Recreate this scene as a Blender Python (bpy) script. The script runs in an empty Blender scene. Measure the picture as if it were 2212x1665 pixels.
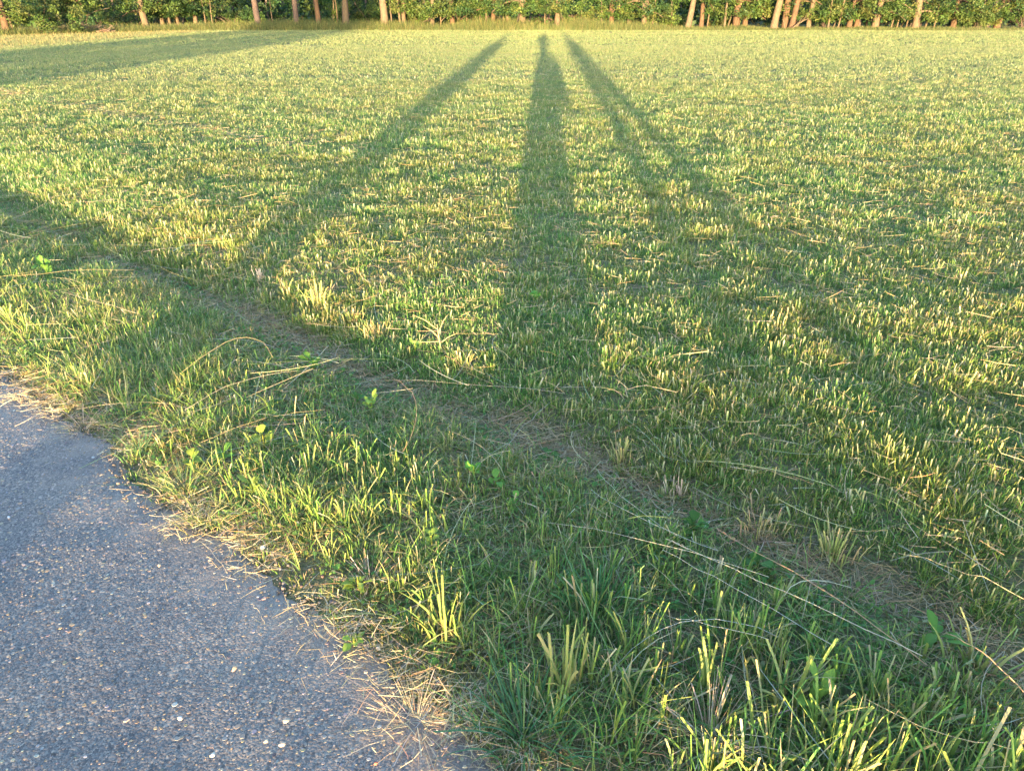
import bpy, bmesh, math, random
import numpy as np
from mathutils import Vector, Matrix

random.seed(7)
rng = np.random.default_rng(7)
R = math.radians
S = bpy.context.scene
COL = S.collection

# ------------------------------------------------------------------ camera
CAM_H, PITCH, FPX = 1.63, R(27.1), 1608.0
cd = bpy.data.cameras.new('camera')
cam = bpy.data.objects.new('camera', cd)
COL.objects.link(cam)
cam.location = (0, 0, CAM_H)
cam.rotation_euler = (R(90) - PITCH, 0, 0)
cd.sensor_width = 36.0
cd.lens = 36.0 * FPX / 2211.0
cd.clip_start = 0.02
cd.clip_end = 3000
S.camera = cam

# ------------------------------------------------------------------ sky, sun, exposure
SUN_EL, SUN_AZ = R(1.95), R(2.1)
sdir = Vector((math.sin(SUN_AZ), math.cos(SUN_AZ), 0))           # direction the shadows run
w = bpy.data.worlds.new('World')
S.world = w
w.use_nodes = True
nt = w.node_tree
sky = nt.nodes.new('ShaderNodeTexSky')
sky.sky_type = 'NISHITA'
sky.sun_disc = False
sky.sun_elevation = SUN_EL
sky.sun_rotation = math.pi + SUN_AZ
sky.air_density = 0.55
sky.dust_density = 0.8
sky.ozone_density = 1.3
sky.altitude = 300
nt.links.new(sky.outputs[0], nt.nodes['Background'].inputs[0])
nt.nodes['Background'].inputs[1].default_value = 0.15
sl = bpy.data.lights.new('sun', 'SUN')
sl.energy = 2.0
sl.angle = R(0.5)
sl.color = (1.0, 0.70, 0.37)
so = bpy.data.objects.new('sun', sl)
COL.objects.link(so)
so.location = (-4, -60, 20)
so.rotation_euler = Vector((sdir.x * math.cos(SUN_EL), sdir.y * math.cos(SUN_EL), -math.sin(SUN_EL))).to_track_quat('-Z', 'Y').to_euler()
S.view_settings.view_transform = 'Standard'
S.view_settings.look = 'None'
S.view_settings.exposure = 4.2
S.view_settings.gamma = 1.0

# ------------------------------------------------------------------ helpers
def at(px, py, z=0.0):
    """pixel of the 2211 x 1665 view -> point on the level z"""
    a = (px - 1105.5) / FPX
    b = (832.5 - py) / FPX
    c, s = math.cos(PITCH), math.sin(PITCH)
    d = Vector((a, c + b * s, -s + b * c))
    t = (z - CAM_H) / d.z
    return Vector((0, 0, CAM_H)) + d * t

def noise2(x, y, scale, seed=0):
    """smooth value noise, 0..1"""
    x = np.asarray(x, float) / scale + 1000.37 * (seed + 1)
    y = np.asarray(y, float) / scale + 517.11 * (seed + 1)
    xi, yi = np.floor(x), np.floor(y)
    fx, fy = x - xi, y - yi
    fx, fy = fx * fx * (3 - 2 * fx), fy * fy * (3 - 2 * fy)
    def h(i, j):
        v = np.sin(i * 127.1 + j * 311.7 + seed * 74.7) * 43758.5453
        return v - np.floor(v)
    return (h(xi, yi) * (1 - fx) + h(xi + 1, yi) * fx) * (1 - fy) + (h(xi, yi + 1) * (1 - fx) + h(xi + 1, yi + 1) * fx) * fy

def sstep(a, b, x):
    t = np.clip((x - a) / (b - a), 0, 1)
    return t * t * (3 - 2 * t)

UX, UY = 0.754, -0.657          # along the road
VX, VY = 0.657, 0.754           # from the road towards the meadow
def uv(x, y):
    return x * UX + y * UY, x * VX + y * VY
ROAD_V, RUT_V, ROAD_W = 0.88, 2.12, 6.6
def road_edge(u):
    return ROAD_V + 0.035 * (noise2(u, 0 * u, 0.055, 7) - 0.5) + 0.11 * (noise2(u, 0 * u, 0.55, 3) - 0.5) + 0.07 * (noise2(u, 0 * u, 0.17, 4) - 0.5)
def rut_mid(u):
    return RUT_V + 0.16 * (noise2(u, 0 * u, 0.9, 5) - 0.5) + 0.10 * (noise2(u, 0 * u, 0.3, 6) - 0.5)

def gz(x, y):
    """height of the ground"""
    x = np.asarray(x, float); y = np.asarray(y, float)
    u, v = uv(x, y)
    fld = sstep(2.0, 3.5, v)
    z = fld * (0.018 * (noise2(x * 0.45, y, 1.5, 11) - 0.5) + 0.03 * (noise2(x * 0.4, y, 3.6, 12) - 0.5))
    z = z * (1 - sstep(56, 62, y))
    verge = sstep(0.80, 1.05, v) * (1 - sstep(1.75, 2.05, v))
    z = z + verge * (0.004 + 0.030 * (noise2(x, y, 0.30, 13) - 0.4))
    z = z - 0.02 * np.exp(-((v - RUT_V) / 0.16) ** 2)
    z = z + 0.080 * sstep(2.05, 3.0, v)
    z = np.where(v < ROAD_V, np.where(v > ROAD_V - 0.12, z * 0 - 0.012, -0.05), z)
    z = np.where(v < -ROAD_W + ROAD_V, 0.03, z)
    return z

# ------------------------------------------------------------------ materials
def mat(name):
    m = bpy.data.materials.new(name)
    m.use_nodes = True
    t = m.node_tree
    return m, t, t.nodes['Principled BSDF'], t.nodes['Material Output']

def leaf_material(name, rough=0.55, transl=0.3, spec=0.3):
    m, t, p, out = mat(name)
    a = t.nodes.new('ShaderNodeAttribute'); a.attribute_name = 'Col'
    t.links.new(a.outputs['Color'], p.inputs['Base Color'])
    p.inputs['Roughness'].default_value = rough
    p.inputs['Specular IOR Level'].default_value = spec
    tr = t.nodes.new('ShaderNodeBsdfTranslucent')
    t.links.new(a.outputs['Color'], tr.inputs['Color'])
    mx = t.nodes.new('ShaderNodeMixShader'); mx.inputs[0].default_value = transl
    t.links.new(p.outputs[0], mx.inputs[1]); t.links.new(tr.outputs[0], mx.inputs[2])
    t.links.new(mx.outputs[0], out.inputs['Surface'])
    return m

def plain(name, c, rough=0.8, var=0.25, scale=8.0, bump=0.0, spec=0.3, stretch=(1, 1, 1)):
    m, t, p, out = mat(name)
    tc = t.nodes.new('ShaderNodeTexCoord')
    mp = t.nodes.new('ShaderNodeMapping'); mp.inputs['Scale'].default_value = stretch
    n = t.nodes.new('ShaderNodeTexNoise'); n.inputs['Scale'].default_value = scale; n.inputs['Detail'].default_value = 6
    t.links.new(tc.outputs['Object'], mp.inputs[0]); t.links.new(mp.outputs[0], n.inputs['Vector'])
    r = t.nodes.new('ShaderNodeValToRGB')
    r.color_ramp.elements[0].position = 0.3; r.color_ramp.elements[1].position = 0.7
    r.color_ramp.elements[0].color = (*[x * (1 - var) for x in c], 1)
    r.color_ramp.elements[1].color = (*[min(1, x * (1 + var)) for x in c], 1)
    t.links.new(n.outputs['Fac'], r.inputs[0]); t.links.new(r.outputs[0], p.inputs['Base Color'])
    p.inputs['Roughness'].default_value = rough
    p.inputs['Specular IOR Level'].default_value = spec
    if bump:
        b = t.nodes.new('ShaderNodeBump'); b.inputs['Strength'].default_value = bump; b.inputs['Distance'].default_value = 0.03
        t.links.new(n.outputs['Fac'], b.inputs['Height']); t.links.new(b.outputs[0], p.inputs['Normal'])
    return m

M_GRASS = leaf_material('grass_blade', 0.6, 0.30, 0.22)
M_STRAW = leaf_material('dry_straw', 0.6, 0.15, 0.3)
M_LEAF = leaf_material('tree_leaf', 0.6, 0.28, 0.25)
M_WEED = leaf_material('weed_leaf', 0.65, 0.32, 0.15)
M_STONE = leaf_material('road_stone', 0.7, 0.0, 0.4)

# ------------------------------------------------------------------ mesh building
def link(name, me, m, parent=None):
    o = bpy.data.objects.new(name, me)
    for q in (m if isinstance(m, (list, tuple)) else [m]):
        me.materials.append(q)
    COL.objects.link(o)
    if parent is not None:
        o.parent = parent
    return o

def make_mesh(name, V, F, C=None, smooth=False, mi=None):
    """V (n,3), F (m,k) array of one polygon size or list of such arrays, C (n,3) colours"""
    Fs = F if isinstance(F, list) else [F]
    Fs = [f for f in Fs if len(f)]
    me = bpy.data.meshes.new(name)
    me.vertices.add(len(V)); me.vertices.foreach_set('co', np.ascontiguousarray(V, np.float32).ravel())
    nl = sum(f.size for f in Fs); nf = sum(len(f) for f in Fs)
    me.loops.add(nl); me.loops.foreach_set('vertex_index', np.concatenate([f.ravel() for f in Fs]).astype(np.int32))
    tot = np.concatenate([np.full(len(f), f.shape[1]) for f in Fs])
    st = np.concatenate([[0], np.cumsum(tot)[:-1]])
    me.polygons.add(nf)
    me.polygons.foreach_set('loop_start', st.astype(np.int32))
    me.polygons.foreach_set('loop_total', tot.astype(np.int32))
    me.polygons.foreach_set('use_smooth', np.full(nf, smooth))
    if mi is not None:
        me.polygons.foreach_set('material_index', mi.astype(np.int32))
    if C is not None:
        a = me.color_attributes.new('Col', 'FLOAT_COLOR', 'POINT')
        a.data.foreach_set('color', np.concatenate([C, np.ones((len(C), 1))], 1).astype(np.float32).ravel())
    me.update(calc_edges=True)
    return me

def strips(P, side, W, C):
    """ribbons: P (N,K,3) spine, side (N,3) or (N,K,3) unit side vector, W (N,K) width, C (N,K,3)"""
    N, K, _ = P.shape
    if side.ndim == 2:
        side = np.repeat(side[:, None, :], K, 1)
    off = side * (W[:, :, None] * 0.5)
    V = np.stack([P - off, P + off], 2).reshape(-1, 3)
    CC = np.repeat(C[:, :, None, :], 2, 2).reshape(-1, 3)
    b = (np.arange(N) * 2 * K)[:, None]
    k = np.arange(K - 1)[None, :] * 2
    i0 = b + k
    F = np.stack([i0, i0 + 1, i0 + 3, i0 + 2], -1).reshape(-1, 4)
    return V, F, CC

def join(parts):
    Vs, Fs, Cs, n = [], {}, [], 0
    for V, F, C in parts:
        Vs.append(V); Cs.append(C)
        for f in (F if isinstance(F, list) else [F]):
            if len(f):
                Fs.setdefault(f.shape[1], []).append(f + n)
        n += len(V)
    return np.concatenate(Vs), [np.concatenate(v) for v in Fs.values()], np.concatenate(Cs)

def tube(pts, rad, n=8, col=(0.3, 0.25, 0.2), wob=0.0, caps=True):
    """tapered tube along a polyline"""
    pts = np.asarray(pts, float); rad = np.asarray(rad, float)
    K = len(pts)
    T = np.gradient(pts, axis=0); T /= np.linalg.norm(T, axis=1)[:, None] + 1e-9
    ref = np.array([0, 0, 1.0]) if abs(T[0, 2]) < 0.9 else np.array([1.0, 0, 0])
    V = []
    a = np.arange(n) * 2 * math.pi / n
    for i in range(K):
        s = np.cross(T[i], ref); s /= np.linalg.norm(s)
        q = np.cross(s, T[i])
        r = rad[i] * (1 + wob * (rng.random(n) - 0.5))
        V.append(pts[i] + (np.cos(a) * r)[:, None] * s + (np.sin(a) * r)[:, None] * q)
    V = np.concatenate(V)
    i = np.arange(K - 1)[:, None] * n; j = np.arange(n)[None, :]; j2 = (j + 1) % n
    F = np.stack([i + j, i + j2, i + n + j2, i + n + j], -1).reshape(-1, 4)
    C = np.tile(np.array(col, float), (len(V), 1))
    Fs = [F]
    if caps:
        Fs += [np.arange(n)[None, ::-1], (np.arange(n) + (K - 1) * n)[None, :]]
    return V, Fs, C

def tag(o, label=None, cat=None, group=None, kind=None):
    if label: o['label'] = label
    if cat: o['category'] = cat
    if group: o['group'] = group
    if kind: o['kind'] = kind
    return o

def empty(name, loc):
    o = bpy.data.objects.new(name, None)
    o.location = loc
    o.empty_display_size = 0.1
    COL.objects.link(o)
    return o

def colours(n, palette, weights, jit=0.15):
    w_ = np.array(weights, float); w_ /= w_.sum()
    c = np.array(palette, float)[rng.choice(len(palette), n, p=w_)]
    return np.clip(c * (1 + jit * rng.standard_normal((n, 1))) * (1 + 0.06 * rng.standard_normal((n, 3))), 0.005, 0.9)

# ------------------------------------------------------------------ ground and road
def axis(dense0, dense1, step, lo, hi, grow=1.12, most=40):
    a = list(np.arange(dense0, dense1 + 1e-6, step))
    s = step
    while a[-1] < hi:
        s = min(s * grow, most); a.append(a[-1] + s)
    s = step
    while a[0] > lo:
        s = min(s * grow, most); a.insert(0, a[0] - s)
    return np.array(a)

def ground():
    X = axis(-5, 5, 0.06, -700, 700, 1.06)
    Y = axis(0.5, 8, 0.06, -300, 900, 1.018)
    xx, yy = np.meshgrid(X, Y)
    V = np.stack([xx, yy, gz(xx, yy)], -1).reshape(-1, 3)
    nx = len(X)
    i = np.arange(len(Y) - 1)[:, None] * nx; j = np.arange(nx - 1)[None, :]
    F = np.stack([i + j, i + j + 1, i + nx + j + 1, i + nx + j], -1).reshape(-1, 4)
    me = make_mesh('ground', V, F, smooth=True)
    m, t, p, out = mat('meadow_soil')
    tc = t.nodes.new('ShaderNodeTexCoord')
    n1 = t.nodes.new('ShaderNodeTexNoise'); n1.inputs['Scale'].default_value = 1.3; n1.inputs['Detail'].default_value = 8
    n2 = t.nodes.new('ShaderNodeTexNoise'); n2.inputs['Scale'].default_value = 60; n2.inputs['Detail'].default_value = 5
    t.links.new(tc.outputs['Object'], n1.inputs['Vector']); t.links.new(tc.outputs['Object'], n2.inputs['Vector'])
    r = t.nodes.new('ShaderNodeValToRGB')
    e = r.color_ramp.elements
    e[0].position = 0.32; e[0].color = (0.075, 0.095, 0.035, 1)
    e[1].position = 0.70; e[1].color = (0.21, 0.165, 0.10, 1)
    x = e.new(0.5); x.color = (0.13, 0.125, 0.06, 1)
    mx = t.nodes.new('ShaderNodeMix'); mx.data_type = 'FLOAT'; mx.inputs[0].default_value = 0.6
    t.links.new(n1.outputs['Fac'], mx.inputs[2]); t.links.new(n2.outputs['Fac'], mx.inputs[3])
    t.links.new(mx.outputs[0], r.inputs[0]); t.links.new(r.outputs[0], p.inputs['Base Color'])
    p.inputs['Roughness'].default_value = 0.95; p.inputs['Specular IOR Level'].default_value = 0.1
    b = t.nodes.new('ShaderNodeBump'); b.inputs['Strength'].default_value = 1.0; b.inputs['Distance'].default_value = 0.03
    t.links.new(n2.outputs['Fac'], b.inputs['Height']); t.links.new(b.outputs[0], p.inputs['Normal'])
    tag(link('ground', me, m), kind='structure')

def road():
    U = axis(-6, 3, 0.05, -300, 300, 1.10)
    Vv = np.concatenate([np.linspace(-ROAD_W, -2.0, 12), np.arange(-1.9, 0.001, 0.05)])     # offset from the edge
    uu, vv = np.meshgrid(U, Vv)
    ve = road_edge(uu) + vv
    x = uu * UX + ve * VX; y = uu * UY + ve * VY
    z = 0.006 + 0.012 * sstep(0, -2.0, vv) + 0.006 * (noise2(x, y, 0.5, 21) - 0.5) + 0.003 * (noise2(x, y, 0.12, 22) - 0.5)
    z = z - 0.016 * sstep(-0.07, 0.0, vv)
    V = np.stack([x, y, z], -1).reshape(-1, 3)
    n = len(U)
    i = np.arange(len(Vv) - 1)[:, None] * n; j = np.arange(n - 1)[None, :]
    F = np.stack([i + j, i + j + 1, i + n + j + 1, i + n + j], -1).reshape(-1, 4)
    me = make_mesh('road', V, F, smooth=True)
    m, t, p, out = mat('worn_asphalt')
    tc = t.nodes.new('ShaderNodeTexCoord')
    v1 = t.nodes.new('ShaderNodeTexVoronoi'); v1.inputs['Scale'].default_value = 140
    nz = t.nodes.new('ShaderNodeTexNoise'); nz.inputs['Scale'].default_value = 45; nz.inputs['Detail'].default_value = 6
    nb = t.nodes.new('ShaderNodeTexNoise'); nb.inputs['Scale'].default_value = 2.2; nb.inputs['Detail'].default_value = 4
    for q in (v1, nz, nb):
        t.links.new(tc.outputs['Object'], q.inputs['Vector'])
    warp = t.nodes.new('ShaderNodeVectorMath'); warp.operation = 'MULTIPLY_ADD'; warp.inputs[1].default_value = (0.012, 0.012, 0.012)
    t.links.new(nz.outputs['Color'], warp.inputs[0]); t.links.new(tc.outputs['Object'], warp.inputs[2])
    t.links.new(warp.outputs[0], v1.inputs['Vector'])
    v2 = t.nodes.new('ShaderNodeTexVoronoi'); v2.inputs['Scale'].default_value = 330; t.links.new(tc.outputs['Object'], v2.inputs['Vector'])
    s1 = t.nodes.new('ShaderNodeSeparateColor'); t.links.new(v1.outputs['Color'], s1.inputs[0])
    s2 = t.nodes.new('ShaderNodeSeparateColor'); t.links.new(v2.outputs['Color'], s2.inputs[0])
    pick = t.nodes.new('ShaderNodeMath'); pick.operation = 'GREATER_THAN'; pick.inputs[1].default_value = 0.55
    t.links.new(s1.outputs[1], pick.inputs[0])
    sep = t.nodes.new('ShaderNodeMix'); sep.data_type = 'FLOAT'
    t.links.new(pick.outputs[0], sep.inputs[0]); t.links.new(s2.outputs[0], sep.inputs[2]); t.links.new(s1.outputs[0], sep.inputs[3])
    r = t.nodes.new('ShaderNodeValToRGB'); e = r.color_ramp.elements
    e[0].position = 0.0; e[0].color = (0.066, 0.060, 0.056, 1)
    e[1].position = 1.0; e[1].color = (0.30, 0.255, 0.205, 1)
    for ps, c in ((0.45, (0.108, 0.100, 0.094)), (0.7, (0.156, 0.143, 0.130)), (0.88, (0.21, 0.182, 0.150))):
        x_ = e.new(ps); x_.color = (*c, 1)
    t.links.new(sep.outputs[0], r.inputs[0])
    r2 = t.nodes.new('ShaderNodeValToRGB'); r2.color_ramp.elements[0].position = 0.3; r2.color_ramp.elements[1].position = 0.7
    r2.color_ramp.elements[0].color = (0.7, 0.72, 0.78, 1); r2.color_ramp.elements[1].color = (1.25, 1.18, 1.1, 1)
    t.links.new(nb.outputs['Fac'], r2.inputs[0])
    mul = t.nodes.new('ShaderNodeMix'); mul.data_type = 'RGBA'; mul.blend_type = 'MULTIPLY'; mul.inputs[0].default_value = 1
    t.links.new(r.outputs[0], mul.inputs[6]); t.links.new(r2.outputs[0], mul.inputs[7])
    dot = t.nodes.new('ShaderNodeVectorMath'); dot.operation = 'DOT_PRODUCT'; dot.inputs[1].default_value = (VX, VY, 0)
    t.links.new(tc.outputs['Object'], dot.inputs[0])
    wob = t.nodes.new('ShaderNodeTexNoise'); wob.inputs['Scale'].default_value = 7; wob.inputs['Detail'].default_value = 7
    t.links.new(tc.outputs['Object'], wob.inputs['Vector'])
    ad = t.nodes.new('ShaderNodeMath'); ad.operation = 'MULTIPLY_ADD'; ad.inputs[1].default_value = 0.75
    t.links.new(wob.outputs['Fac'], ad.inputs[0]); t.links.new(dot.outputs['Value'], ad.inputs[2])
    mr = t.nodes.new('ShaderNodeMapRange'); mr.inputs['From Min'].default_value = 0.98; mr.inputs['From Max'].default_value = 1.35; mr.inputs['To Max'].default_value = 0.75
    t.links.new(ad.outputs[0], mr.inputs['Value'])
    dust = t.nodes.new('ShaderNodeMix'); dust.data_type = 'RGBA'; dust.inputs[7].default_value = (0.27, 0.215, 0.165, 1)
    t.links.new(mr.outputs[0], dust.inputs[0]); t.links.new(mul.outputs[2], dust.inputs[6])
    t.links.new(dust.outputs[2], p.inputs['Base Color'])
    p.inputs['Roughness'].default_value = 0.75; p.inputs['Specular IOR Level'].default_value = 0.45
    b1 = t.nodes.new('ShaderNodeBump'); b1.invert = True; b1.inputs['Strength'].default_value = 0.4; b1.inputs['Distance'].default_value = 0.004
    t.links.new(v1.outputs['Distance'], b1.inputs['Height'])
    b2 = t.nodes.new('ShaderNodeBump'); b2.inputs['Strength'].default_value = 0.35; b2.inputs['Distance'].default_value = 0.01
    t.links.new(nz.outputs['Fac'], b2.inputs['Height']); t.links.new(b1.outputs[0], b2.inputs['Normal'])
    t.links.new(b2.outputs[0], p.inputs['Normal'])
    tag(link('road', me, m), kind='structure')

    # stones set in the worn surface, too many to count
    N = 60000
    u = rng.uniform(-5.2, 1.6, N); off = -np.abs(rng.uniform(0, 2.6, N))
    ve = road_edge(u) + off
    x = u * UX + ve * VX; y = u * UY + ve * VY
    keep = (np.abs(x) < 0.66 * y + 1.2) & (y > 0.4)
    u, off, x, y = u[keep], off[keep], x[keep], y[keep]
    N = len(x)
    ok = noise2(x, y, 0.18, 31) * 0.6 + noise2(x, y, 0.6, 32) * 0.6 + rng.random(N) * 0.7 > 0.62
    x, y = x[ok], y[ok]; N = len(x)
    r_ = np.exp(rng.normal(math.log(0.0038), 0.42, N)).clip(0.0014, 0.0095)
    z = 0.006 + 0.012 * sstep(0, -2.0, off[ok]) + 0.006 * (noise2(x, y, 0.5, 21) - 0.5) + 0.003 * (noise2(x, y, 0.12, 22) - 0.5) - 0.016 * sstep(-0.07, 0, off[ok])
    n = 6
    a = np.arange(n) * 2 * math.pi / n
    ph = rng.uniform(0, 6.28, N)
    asp = rng.uniform(0.6, 1.0, N)
    rr = r_[:, None] * (1 + 0.35 * (rng.random((N, n)) - 0.5))
    cx = np.cos(a)[None] * rr; cy = np.sin(a)[None] * rr * asp[:, None]
    rx = cx * np.cos(ph)[:, None] - cy * np.sin(ph)[:, None]; ry = cx * np.sin(ph)[:, None] + cy * np.cos(ph)[:, None]
    hh = np.where(rng.random(N) < 0.05, r_ * rng.uniform(0.08, 0.3, N), 0.0006 + 0.0004 * rng.random(N))
    base = np.stack([x[:, None] + rx, y[:, None] + ry, np.repeat((z - 0.003)[:, None], n, 1)], -1)
    top = np.stack([x[:, None] + rx * 0.8, y[:, None] + ry * 0.8, np.repeat((z + hh)[:, None], n, 1) + rng.normal(0, 0.00012, (N, n))], -1)
    V = np.concatenate([base, top], 1).reshape(-1, 3)
    b = (np.arange(N) * 2 * n)[:, None]; j = np.arange(n)[None]; j2 = (j + 1) % n
    F = np.stack([b + j, b + j2, b + n + j2, b + n + j], -1).reshape(-1, 4)
    T = b + n + j
    c = colours(N, [(0.10, 0.096, 0.095), (0.17, 0.16, 0.152), (0.235, 0.185, 0.13), (0.25, 0.175, 0.105), (0.26, 0.245, 0.225), (0.20, 0.165, 0.13)], [3, 4, 2.2, 1.2, 0.6, 3], 0.2)
    # crumbs of broken surface and grit along the edge
    q = 5200
    u = rng.uniform(-5.2, 1.6, q); off = rng.normal(0.0, 0.06, q)
    ve = road_edge(u) + off; x = u * UX + ve * VX; y = u * UY + ve * VY
    zz = np.where(off < 0, 0.004, np.maximum(gz(x, y), -0.006) + 0.001)
    rr = np.exp(rng.normal(math.log(0.0028), 0.5, q)).clip(0.001, 0.009)
    an = rng.uniform(0, 6.28, q)[:, None] + a[None]
    jit = 1 + 0.4 * (rng.random((q, n)) - 0.5)
    b2 = np.stack([x[:, None] + np.cos(an) * rr[:, None] * jit, y[:, None] + np.sin(an) * rr[:, None] * jit, np.repeat((zz - 0.003)[:, None], n, 1)], -1)
    t2 = np.stack([x[:, None] + np.cos(an) * rr[:, None] * jit * 0.55, y[:, None] + np.sin(an) * rr[:, None] * jit * 0.55, (zz + rr * rng.uniform(0.3, 0.8, q))[:, None] + rng.normal(0, 0.0004, (q, n))], -1)
    V2 = np.concatenate([b2, t2], 1).reshape(-1, 3)
    b = (np.arange(q) * 2 * n)[:, None]
    F2 = np.stack([b + j, b + j2, b + n + j2, b + n + j], -1).reshape(-1, 4); T2 = b + n + j
    c2 = np.repeat(colours(q, [(0.08, 0.078, 0.08), (0.15, 0.13, 0.11), (0.20, 0.15, 0.10), (0.11, 0.085, 0.06)], [3, 3, 2, 3], 0.2), 2 * n, 0)
    V, Fs, C = join([(V, [F, T], np.repeat(c, 2 * n, 0)), (V2, [F2, T2], c2)])
    o = link('road_stones', make_mesh('road_stones', V, Fs, C), M_STONE)
    tag(o, 'pale tan and grey stone chips set in the worn road surface', 'gravel', kind='stuff')

ground()
road()

# ------------------------------------------------------------------ grass
def inview(x, y, m=1.0):
    return (np.abs(x) < 0.61 * y + 0.55 + m * (0.6 + 0.06 * y)) & (y > 0.55)

def scatter(y0, y1, dens, m=1.0):
    """even random points in the wedge that the field shows"""
    xm = 0.61 * y1 + 0.55 + m * (0.6 + 0.06 * y1)
    n = int(dens * (y1 - y0) * 2 * xm)
    x = rng.uniform(-xm, xm, n); y = rng.uniform(y0, y1, n)
    k = inview(x, y, m)
    return x[k], y[k]

def blades(x, y, h, wd, lean, yaw, cr, ct, K=3, cut=0.7, tip=0.75, z=None, facing=None):
    """upright blades: lean (N,) horizontal travel of the tip per height, in the direction yaw"""
    N = len(x)
    z = gz(x, y) - 0.006 if z is None else z
    t = np.linspace(0, 1, K)[None, :]
    hx = np.cos(yaw)[:, None] * lean[:, None] * h[:, None] * t ** 1.7
    hy = np.sin(yaw)[:, None] * lean[:, None] * h[:, None] * t ** 1.7
    up = h[:, None] * (t - 0.28 * np.minimum(lean, 1.6)[:, None] * t ** 2.2)
    P = np.stack([x[:, None] + hx, y[:, None] + hy, z[:, None] + up], -1)
    fa = rng.uniform(0, math.pi, N) if facing is None else facing
    side = np.stack([np.cos(fa), np.sin(fa), 0 * fa], -1)
    iscut = rng.random(N) < cut
    tw = np.where(iscut, tip, 0.06)
    W = wd[:, None] * (1 - (1 - tw)[:, None] * t ** np.where(iscut, 1.0, 2.2)[:, None])
    C = cr[:, None, :] * (1 - t[..., None] ** 1.6) + ct[:, None, :] * t[..., None] ** 1.6
    return strips(P, side, W, C)

GREENS = [(0.078, 0.165, 0.036), (0.118, 0.198, 0.044), (0.170, 0.220, 0.056), (0.230, 0.242, 0.080), (0.34, 0.30, 0.16)]
STRAW = [(0.42, 0.33, 0.17), (0.50, 0.41, 0.24), (0.33, 0.27, 0.16), (0.36, 0.23, 0.13), (0.46, 0.42, 0.30)]

def field_colour(x, y, wgt):
    N = len(x)
    c = colours(N, GREENS, wgt, 0.16)
    p = noise2(x, y, 0.9, 41) * 0.5 + noise2(x, y, 0.25, 42) * 0.5
    warm = np.array([1.25, 1.02, 0.9]); cool = np.array([0.84, 1.0, 0.95])
    return np.clip(c * (cool + (warm - cool) * sstep(0.3, 0.7, p)[:, None]), 0.01, 0.8)

def tuft(x, y, per, spread):
    """blade positions and outward yaw, per blades round every tuft"""
    n = len(x)
    a = rng.uniform(0, 6.283, n * per); r = np.abs(rng.normal(0, spread, n * per))
    tx = np.repeat(x, per); ty = np.repeat(y, per)
    return tx + np.cos(a) * r, ty + np.sin(a) * r, a + rng.normal(0, 0.7, n * per), np.repeat(np.arange(n), per)

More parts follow.
